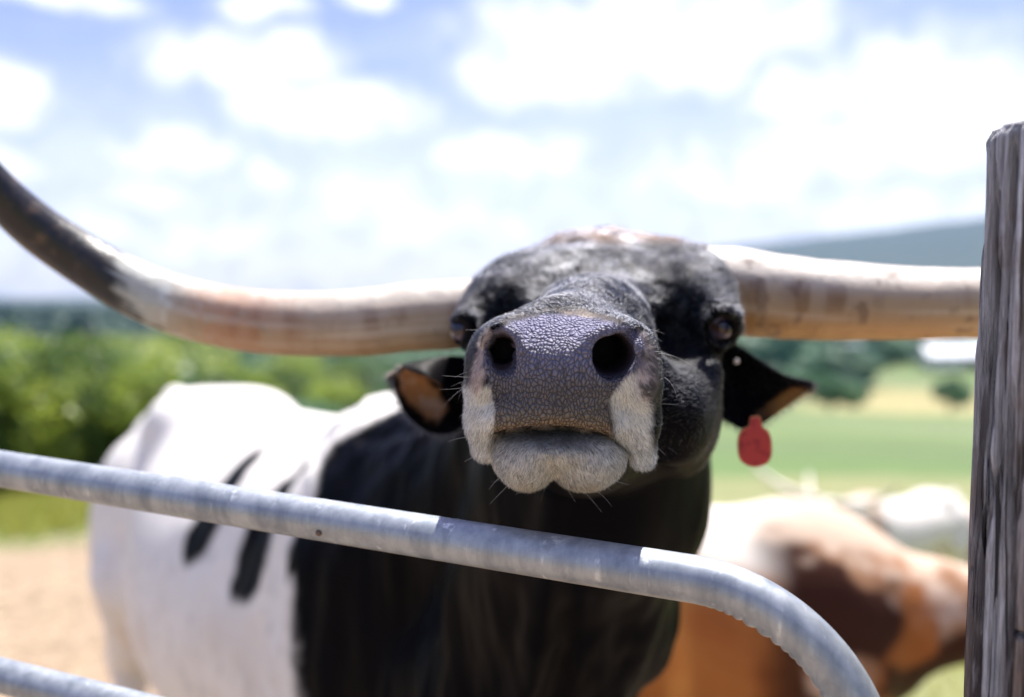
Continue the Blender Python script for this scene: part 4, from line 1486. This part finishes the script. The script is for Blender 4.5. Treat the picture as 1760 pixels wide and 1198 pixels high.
fr = np.array(fr)
# even spacing, finer round the bend that shows
dl_ = np.concatenate([[0], np.cumsum(np.linalg.norm(np.diff(fr, axis=0), axis=1))])
bend0, bend1 = dl_[nb0], dl_[nb0 + 59]
u_ = np.concatenate([np.linspace(0, bend0 - .03, 200)[:-1], np.linspace(bend0 - .03, bend1 + .03, 260)[:-1], np.linspace(bend1 + .03, dl_[-1], 360)])
fp = np.stack([np.interp(u_, dl_, fr[:, q]) for q in range(3)], -1)


def crimp(i, a):
    # small ripples where the mandrel folded the inside of the bend (the side the gate encloses)
    w = sstep(u_[i], bend0 + .0, bend0 + .035) * sstep(u_[i], bend1 + .02, bend1 - .03)
    inside = sstep(np.cos(a - CR_A), .55, .98)
    return 1 + w * inside * (.13 * np.abs(np.sin((u_[i] + .0035 * np.sin(u_[i] * 91)) * math.pi / .0102)) ** .8 * (.45 + .55 * np.sin(u_[i] * 37 + 1) ** 2) - .05)


CR_A = 0.0
V0, Q0, T0, U0, A0 = tube(fp, np.full(len(fp), TR), 56, up=(0, 0, 1), cap=False)
# find which side of the swept ring looks into the gate
kb = 199 + 130
ring0 = V0[kb * 56:(kb + 1) * 56] - fp[kb]
cen_b = gate_pt(S0, ZT - BR) - fp[kb]
CR_A = float(2 * math.pi * np.argmax(ring0 @ cen_b) / 56)
V0, Q0, T0, U0, A0 = tube(fp, np.full(len(fp), TR), 56, up=(0, 0, 1), cap=False, rfun=crimp)
pz = np.repeat(fp[:, 2], 56)
me = raw_mesh('frame', shift(V0, gate), Q0)
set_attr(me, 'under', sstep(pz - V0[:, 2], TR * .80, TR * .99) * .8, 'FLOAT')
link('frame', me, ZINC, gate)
for z in (ZT - .220, ZT - .44, ZT - .66, ZT - .92):
    pth = np.array([gate_pt(x, z) for x in np.linspace(LEFT + TR * .8, S0 + BR - TR * .8, 60)])
    V1, Q1, T1, _, _ = tube(pth, np.full(60, .0175), 32)
    me = raw_mesh('rail', shift(V1, gate), Q1, T1)
    pz = np.append(np.repeat(pth[:, 2], 32), [pth[0, 2], pth[-1, 2]])
    set_attr(me, 'under', sstep(pz - V1[:, 2], .0145, .0175) * .8, 'FLOAT')
    link('rail', me, ZINC, gate)
for x in (-2.1, -1.05):
    Vb, Qb = boxes([(-.018, -.004, ZB, .018, .004, ZT - TR * .5)])
    c = gate_pt(x, 0)
    ang = math.atan2(GD[1], GD[0])
    Rm = np.array([[math.cos(ang), -math.sin(ang), 0], [math.sin(ang), math.cos(ang), 0], [0, 0, 1]])
    Vb = Vb @ Rm.T + c + np.array([-GD[1], GD[0], 0]) * .024
    me = raw_mesh('brace', shift(Vb, gate), Qb, smooth=False)
    set_attr(me, 'under', np.zeros(len(Vb)), 'FLOAT')
    link('brace', me, ZINC, gate)
# rivet head on the top tube
fm, t, b = new_mat('rivet')
t.put(b.inputs['Base Color'], t.mix(t.noise(None, 90), (.05, .035, .03), (.16, .10, .07)))
b.inputs['Roughness'].default_value = .5
ctr = W(566, 908, 1.0)
dr = ctr - np.array([0, 0, CAM_H])
nrm2 = np.array([-GD[1], GD[0], 0])
tt_ = (np.array([GA[0], GA[1], 0]) @ nrm2 - 0) / (dr @ nrm2)
hit = np.array([0, 0, CAM_H]) + dr * tt_
face = -nrm2 * math.sqrt(max(TR ** 2 - (hit[2] - (ZT - SAG * (hit[0] - GA[0]) / GD[0])) ** 2, 1e-6))
zc_ = ZT - SAG * (hit[0] - GA[0]) / GD[0]
hit = hit + face
nd_ = (face + np.array([0, 0, hit[2] - zc_])); nd_ /= np.linalg.norm(nd_)
V2, Q2, T2, _, _ = tube([hit - nd_ * .001, hit + nd_ * .0012, hit + nd_ * .0022, hit + nd_ * .0026], [.0030, .0030, .0022, .0008], 14, up=(0, 0, 1))
link('rivet', raw_mesh('rivet', shift(V2, gate), Q2, T2), fm, gate)

# ------------------------------------------------------------------ weathered wooden post
def build_post():
    cx, cy = .342 + .088 + .019, .735
    zg = -.35
    top = CAM_H + (599 - 215) / F * .72 * 1.0 - .72 * math.tan(PITCH) + .002
    na = 300
    zz = np.concatenate([np.linspace(zg, 1.0, 120)[:-1], np.linspace(1.0, top, 460)])
    ang = np.linspace(0, 2 * np.pi, na, endpoint=False)
    Zg, Ag = np.meshgrid(zz, ang, indexing='ij')
    # outline: rounded split log, leaning a little, thicker low down
    lean = (Zg - top) * .002
    rad = .088 + (top - Zg) * .010 + .006 * np.cos(2 * Ag + .6) + .004 * np.cos(3 * Ag + 1)
    P = np.stack([np.cos(Ag) * 3.2, np.sin(Ag) * 3.2, Zg * 1.1], -1)
    big = fbm(P, .9, 3, 91)
    grain = fbm(np.stack([np.cos(Ag) * 15, np.sin(Ag) * 15, Zg * 3.6], -1), 1.0, 4, 92)
    crack = np.abs(fbm(np.stack([np.cos(Ag) * 8.5 + .25 * np.sin(Zg * 9), np.sin(Ag) * 8.5, Zg * 1.7], -1), 1.0, 3, 95) - .5)
    crack = sstep(crack, .075, .02)
    fine = np.abs(fbm(np.stack([np.cos(Ag) * 19, np.sin(Ag) * 19, Zg * 3.0], -1), 1.0, 2, 97) - .5)
    fine = sstep(fine, .060, .005)
    rad = rad + (big - .5) * .020 + (grain - .5) * .012 - crack * .013 - fine * .005
    cross = sstep(np.abs(Zg - (CAM_H - .232 + .006 * np.sin(Ag * 3) + (vnoise(P, 2.0, 99) - .5) * .02)), .004, .0) * sstep(vnoise(P, 1.7, 101), .35, .5)
    rad = rad - cross * .006
    edge = sstep(top - Zg, 0.0, .012)
    rad = rad * (1 - .05 * (1 - edge) ** 2)
    V = np.stack([cx + lean + rad * np.cos(Ag), cy + rad * np.sin(Ag), Zg + (vnoise(P, 2.5, 103) - .5) * .006 * sstep(Zg, top - .03, top)], -1)
    n = len(zz)
    V = V.reshape(-1, 3)
    i, j = np.meshgrid(np.arange(n - 1), np.arange(na), indexing='ij')
    Q = np.stack([i * na + j, i * na + (j + 1) % na, (i + 1) * na + (j + 1) % na, (i + 1) * na + j], -1).reshape(-1, 4)
    # top face as rings
    rings = [V[(n - 1) * na:]]
    cen = rings[0].mean(0)
    nr_ = 14
    extra, Q2 = [], []
    last = (n - 1) * na
    off = len(V)
    for k in range(1, nr_):
        f_ = 1 - k / nr_
        q = cen + (rings[0] - cen) * f_
        q[:, 2] = q[:, 2] + (fbm(q, 60, 3, 105) - .5) * .006 + .002
        extra.append(q)
        for j_ in range(na):
            Q2.append((last + j_, last + (j_ + 1) % na, off + (j_ + 1) % na, off + j_))
        last = off
        off += na
    T2 = [(last + j_, last + (j_ + 1) % na, off) for j_ in range(na)]
    V = np.vstack([V] + extra + [cen[None]])
    dark = np.concatenate([(np.clip(crack + fine * .6 + cross, 0, 1)).ravel(), np.zeros(len(V) - n * na)])
    gr = np.concatenate([grain.ravel(), fbm(V[n * na:], 40, 3, 106)])
    bg_ = np.concatenate([big.ravel(), np.full(len(V) - n * na, .5)])
    C = np.tile((.52, .52, .545), (len(V), 1))
    C = mixc(C, (.66, .66, .70), sstep(gr, .5, .68))
    C = mixc(C, (.085, .07, .07), sstep(gr, .48, .34) * .85)
    C = mixc(C, (.17, .10, .065), sstep(V[:, 2], 1.56, 1.30) * sstep(bg_ * .5 + gr * .5, .44, .56) * .8)
    C = mixc(C, (.022, .018, .02), np.clip(dark * 1.15, 0, 1))
    zb = 0.0
    root = empty('fence_post', (cx, cy, zb))
    tag(root, 'weathered grey wooden post with deep vertical cracks beside the gate', 'post')
    me = raw_mesh('timber', shift(V, root), np.vstack([Q, np.array(Q2)]), T2)
    set_attr(me, 'tint', C)
    m, t, b = new_mat('weathered_wood')
    pos = t.n('ShaderNodeTexCoord').outputs['Object']
    fib = t.noise(t.vm('MULTIPLY', pos, (1, 1, .06)), 520, 4, .65)
    sp = t.noise(t.vm('MULTIPLY', pos, (1, 1, .15)), 110, 4, .6)
    c = t.mix(t.m('MULTIPLY', t.smooth(fib, .60, .40), .42), attr(t, 'tint').outputs[0], (.05, .042, .045))
    c = t.mix(t.m('MULTIPLY', t.smooth(sp, .58, .75), .4), c, (.55, .55, .58))
    ck = t.noise(t.vm('MULTIPLY', pos, (1, 1, .045)), 78, 3, .5, .6)
    ckm = t.smooth(ck, .565, .63)
    c = t.mix(t.m('MULTIPLY', ckm, .88), c, (.022, .017, .018))
    c = t.mix(t.m('MULTIPLY', t.smooth(t.noise(pos, 13, 4, .6), .5, .68), .45), c, (.16, .095, .06))
    t.put(b.inputs['Base Color'], c)
    b.inputs['Roughness'].default_value = .85
    bump(t, b, t.m('SUBTRACT', t.m('ADD', fib, sp), t.m('MULTIPLY', ckm, 2.0)), 1.0, .0028)
    link('timber', me, m, root)


build_post()

# ------------------------------------------------------------------ the other cattle
def cow(name, label, origin, heading, s, head, colour, horn_pts, group=None, fine=.016, back=0.0):
    """origin under the withers; head: list of (forward, side, height, radius) chains in the animal's own frame"""
    hx, hy = math.cos(heading), math.sin(heading)
    O = np.array(origin, float)
    corners = []
    for a_ in (-1.75, 1.7):
        for l_ in (-.7, .7):
            corners.append((hx * a_ - hy * l_, hy * a_ + hx * l_))
    corners = np.array(corners) * s
    xs = np.arange(O[0] + corners[:, 0].min(), O[0] + corners[:, 0].max(), fine)
    ys = np.arange(O[1] + corners[:, 1].min(), O[1] + corners[:, 1].max(), fine)
    zs = np.arange(O[2] - .03, O[2] + 1.9 * s, fine)
    f = Field(xs, ys, zs)
    L = torso(f, O, (hx, hy), s)
    for ch, k in head:
        f.chain([(L(a_, l_, z_), r_ * s) for a_, l_, z_, r_ in ch], k * s)
    V, Q = f.nets()
    del f
    root = empty(name, tuple(O))
    tag(root, label, 'longhorn', group)
    rel = (V - O) / s
    al = rel[:, 0] * hx + rel[:, 1] * hy
    lt = -rel[:, 0] * hy + rel[:, 1] * hx
    V[:, 2] -= back * np.clip(al, -.8, .3) * sstep(rel[:, 2], .5, 1.05) * s
    C = colour(V, al, lt, rel[:, 2])
    me = raw_mesh('body', shift(V, root), Q)
    set_attr(me, 'tint', C)
    link('body', me, HIDE, root)
    for hp_ in horn_pts:
        pp = catmull([np.append(L(a_, l_, z_), r_ * s) for a_, l_, z_, r_ in hp_], 40)
        V, Q, tr, U, A = tube(pp[:, :3], pp[:, 3], 18)
        c = np.tile((.66, .60, .50), (len(V), 1))
        c = mixc(c, (.06, .05, .05), sstep(U, .78, .95))
        me = raw_mesh('horn', shift(V, root), Q, tr)
        set_attr(me, 'tint', c)
        link('horn', me, HORN2, root)
    for sd_ in (1, -1):
        e = HEADS[name + label[:5]]
        p0 = L(e[0], e[1] + sd_ * .10, e[2]); p1 = L(e[0] - .05, e[1] + sd_ * .30, e[2] - .07)
        pp = catmull([p0, (p0 + p1) / 2 + np.array([0, 0, -.01]), p1], 10)
        V, Q, tr, U, A = tube(pp, np.array([.03, .045, .055, .06, .062, .06, .052, .04, .025, .006]) * s, 12, rfun=lambda i, a: 1 - .65 * np.abs(np.sin(a)) + 0 * i)
        me = raw_mesh('ear', shift(V, root), Q, tr)
        set_attr(me, 'tint', np.tile((.16, .075, .03), (len(V), 1)))
        link('ear', me, HIDE, root)
    return root


HIDE = hide_mat('cattle_hide')
HORN2, t, b = new_mat('cattle_horn')
t.put(b.inputs['Base Color'], t.mix(.2, attr(t, 'tint').outputs[0], t.noise(None, 30), 'OVERLAY'))
b.inputs['Roughness'].default_value = .4


def col_brown(V, a, l, z):
    n1 = fbm(V, 4.5, 4, 111); n2 = fbm(V, 14, 3, 113)
    C = np.tile((.55, .25, .075), (len(V), 1))
    C = mixc(C, (.36, .105, .03), sstep(n1, .5, .7) * .7)
    st = fbm(np.stack([a * 7, a * 0, z * 1.2], -1), 1.0, 2, 119)
    C = mixc(C, (.66, .38, .17), sstep(st, .45, .7) * .75)
    C = mixc(C, (.27, .09, .03), sstep(st, .42, .25) * .6)
    C = mixc(C, (.74, .68, .60), sstep(z + (n1 - .5) * .35, 1.13, 1.25))
    front = sstep(a + (n1 - .5) * .25, -.22, -.06)
    m = np.tile((.28, .15, .085), (len(V), 1))
    m = mixc(m, (.60, .48, .40), sstep(n2, .52, .64) * .6)
    m = mixc(m, (.045, .018, .012), sstep(n1 - np.maximum(z - 1.05, 0) * .35, .40, .48))
    m = mixc(m, (.34, .12, .035), sstep(fbm(V, 8, 2, 117), .55, .65) * .8)
    m = mixc(m, (.58, .44, .33), sstep(z + (n2 - .5) * .2, 1.24, 1.32))
    C = C + (m - C) * front[:, None]
    C = mixc(C, (.7, .6, .5), sstep(z, .62, .5) * sstep(n1, .4, .5))
    return C


def col_white(V, a, l, z):
    n1 = fbm(V, 5, 3, 121)
    C = np.tile((.72, .68, .62), (len(V), 1))
    C = mixc(C, (.40, .25, .15), sstep(n1, .56, .64) * sstep(a, -.2, .3))
    return C


def col_red(V, a, l, z):
    n1 = fbm(V, 5, 3, 131)
    C = np.tile((.36, .15, .065), (len(V), 1))
    C = mixc(C, (.68, .58, .50), sstep(n1, .56, .62) * .8)
    return C


def gz(x, y):
    return float(land(np.array([x]), np.array([y]))[0])


HEADS = {'longhorn_cow' + 'brown': (.86, 0, 1.12), 'longhorn_cow' + 'white': (.66, 0, 1.30), 'longhorn_cow' + 'red b': (.70, 0, 1.25)}
NECK_LOW = [([(.05, 0, 1.14, .21), (.35, 0, 1.13, .15), (.62, 0, 1.13, .12)], .07), ([(.06, 0, .92, .18), (.36, 0, 1.09, .11), (.6, 0, 1.12, .10)], .06),
            ([(.66, 0, 1.13, .115), (.84, 0, 1.08, .115), (1.02, 0, .95, .085), (1.16, 0, .84, .078)], .05)]
NECK_UP = [([(.05, 0, 1.15, .21), (.32, 0, 1.24, .15), (.54, 0, 1.30, .12)], .08), ([(.10, 0, .92, .18), (.35, 0, 1.08, .12), (.5, 0, 1.2, .10)], .08),
           ([(.60, 0, 1.34, .11), (.74, 0, 1.28, .11), (.90, 0, 1.14, .085), (1.0, 0, 1.03, .078)], .05)]


def horns(a_, z_, w, up, fw=.1):
    return [[(a_, sd_ * .07, z_, .045), (a_ + fw * .1, sd_ * .25, z_ + .02, .042), (a_ + fw * .5, sd_ * w * .6, z_ + up * .25, .034),
             (a_ + fw, sd_ * w * .9, z_ + up * .7, .022), (a_ + fw, sd_ * w, z_ + up, .004)] for sd_ in (1, -1)]


cx_, cy_ = .93, 3.02
cow('longhorn_cow', 'brown and white longhorn standing between the black bull and the wooden post', (cx_, cy_, gz(cx_, cy_) - .07), -.16, .96, NECK_LOW, col_brown, horns(.74, 1.22, .75, .28), back=.2)
x_, y_ = place(1500, 9.8)
cow('longhorn_cow', 'white longhorn with wide horns farther out in the pasture', (x_, y_, gz(x_, y_)), -2.55, 1.0, NECK_UP, col_white, horns(.66, 1.42, .85, .30), fine=.02)
x_, y_ = place(1500, 12.0)
cow('longhorn_cow', 'red brown longhorn grazing past the white one', (x_, y_, gz(x_, y_)), 2.7, .98, NECK_LOW, col_red, horns(.74, 1.22, .8, .3), fine=.02)


# ------------------------------------------------------------------ grass and straw on the yard
def blades(name, n, region, h, w, mat, label, seed):
    rg = np.random.default_rng(seed)
    t0, t1, r0, r1 = region
    p = sector(n, t0, t1, r0, r1, rg)
    z = land(p[:, 0], p[:, 1])
    B = np.stack([p[:, 0], p[:, 1], z], -1)
    a_ = rg.uniform(0, 6.28, n)
    hh = h * rg.uniform(.5, 1.5, n)
    side = np.stack([np.cos(a_), np.sin(a_), a_ * 0], -1) * w
    lean_ = np.stack([rg.normal(size=n), rg.normal(size=n), np.zeros(n)], -1) * (hh * .4)[:, None]
    top_ = B + lean_ + np.array([0, 0, 1]) * hh[:, None]
    V = np.stack([B - side, B + side, top_], 1).reshape(-1, 3)
    me = raw_mesh(name, V, None, np.arange(3 * n).reshape(n, 3), smooth=False)
    set_attr(me, 'shade', np.repeat(rg.uniform(0, 1, n), 3), 'FLOAT')
    o = link(name, me, mat)
    tag(o, label, 'grass', kind='stuff')


GRASS_M = leaf_mat('grass_blade', (.20, .24, .035), (.42, .40, .09), .35)
blades('grass', 26000, (-40, -3, 7.0, 10.5), .10, .006, GRASS_M, 'yellow green grass growing along the yard edge', 3)
blades('grass', 46000, (-2, 50, 3.5, 19), .07, .007, GRASS_M, 'short pale pasture grass on the slope with the cattle', 4)
STRAW, t, b = new_mat('straw')
t.put(b.inputs['Base Color'], t.mix(t.noise(None, 3), (.50, .38, .22), (.70, .60, .42)))
rg = np.random.default_rng(9)
p = sector(5000, -40, 4, 2.6, 7.0, rg)
z = land(p[:, 0], p[:, 1]) + .006
a_ = rg.uniform(0, 6.28, len(p)); ln_ = rg.uniform(.02, .08, len(p))
dv = np.stack([np.cos(a_), np.sin(a_), rg.normal(size=len(p)) * .15], -1) * ln_[:, None]
sv = np.stack([-np.sin(a_), np.cos(a_), a_ * 0], -1) * .002
B = np.stack([p[:, 0], p[:, 1], z], -1)
V = np.stack([B - dv - sv, B - dv + sv, B + dv + sv, B + dv - sv, B + np.array([0, 0, .004])], 1).reshape(-1, 3)
k5 = np.arange(len(p))[:, None] * 5
o = link('straw', raw_mesh('straw', V, None, np.vstack([k5 + np.array([[0, 1, 4]]), k5 + np.array([[1, 2, 4]]), k5 + np.array([[2, 3, 4]]), k5 + np.array([[3, 0, 4]])]), smooth=False), STRAW)
tag(o, 'loose straw scattered over the bare soil', 'straw', kind='stuff')

# ------------------------------------------------------------------ air
hm = bpy.data.materials.new('haze')
hm.use_nodes = True
T = NT(hm.node_tree)
pv = T.n('ShaderNodeVolumePrincipled', i_Color=(.18, .44, 1.0), i_Density=.000045, i_Anisotropy=.3)
T.t.links.new(pv.outputs[0], T.n('ShaderNodeOutputMaterial').inputs['Volume'])
V, Q = boxes([(-7000, -7000, -160, 7000, 7000, 560)])
hz_ = link('haze', raw_mesh('haze', V, Q, smooth=False), hm)
tag(hz_, kind='stuff', label='thin pale summer haze over the valley', cat='haze')
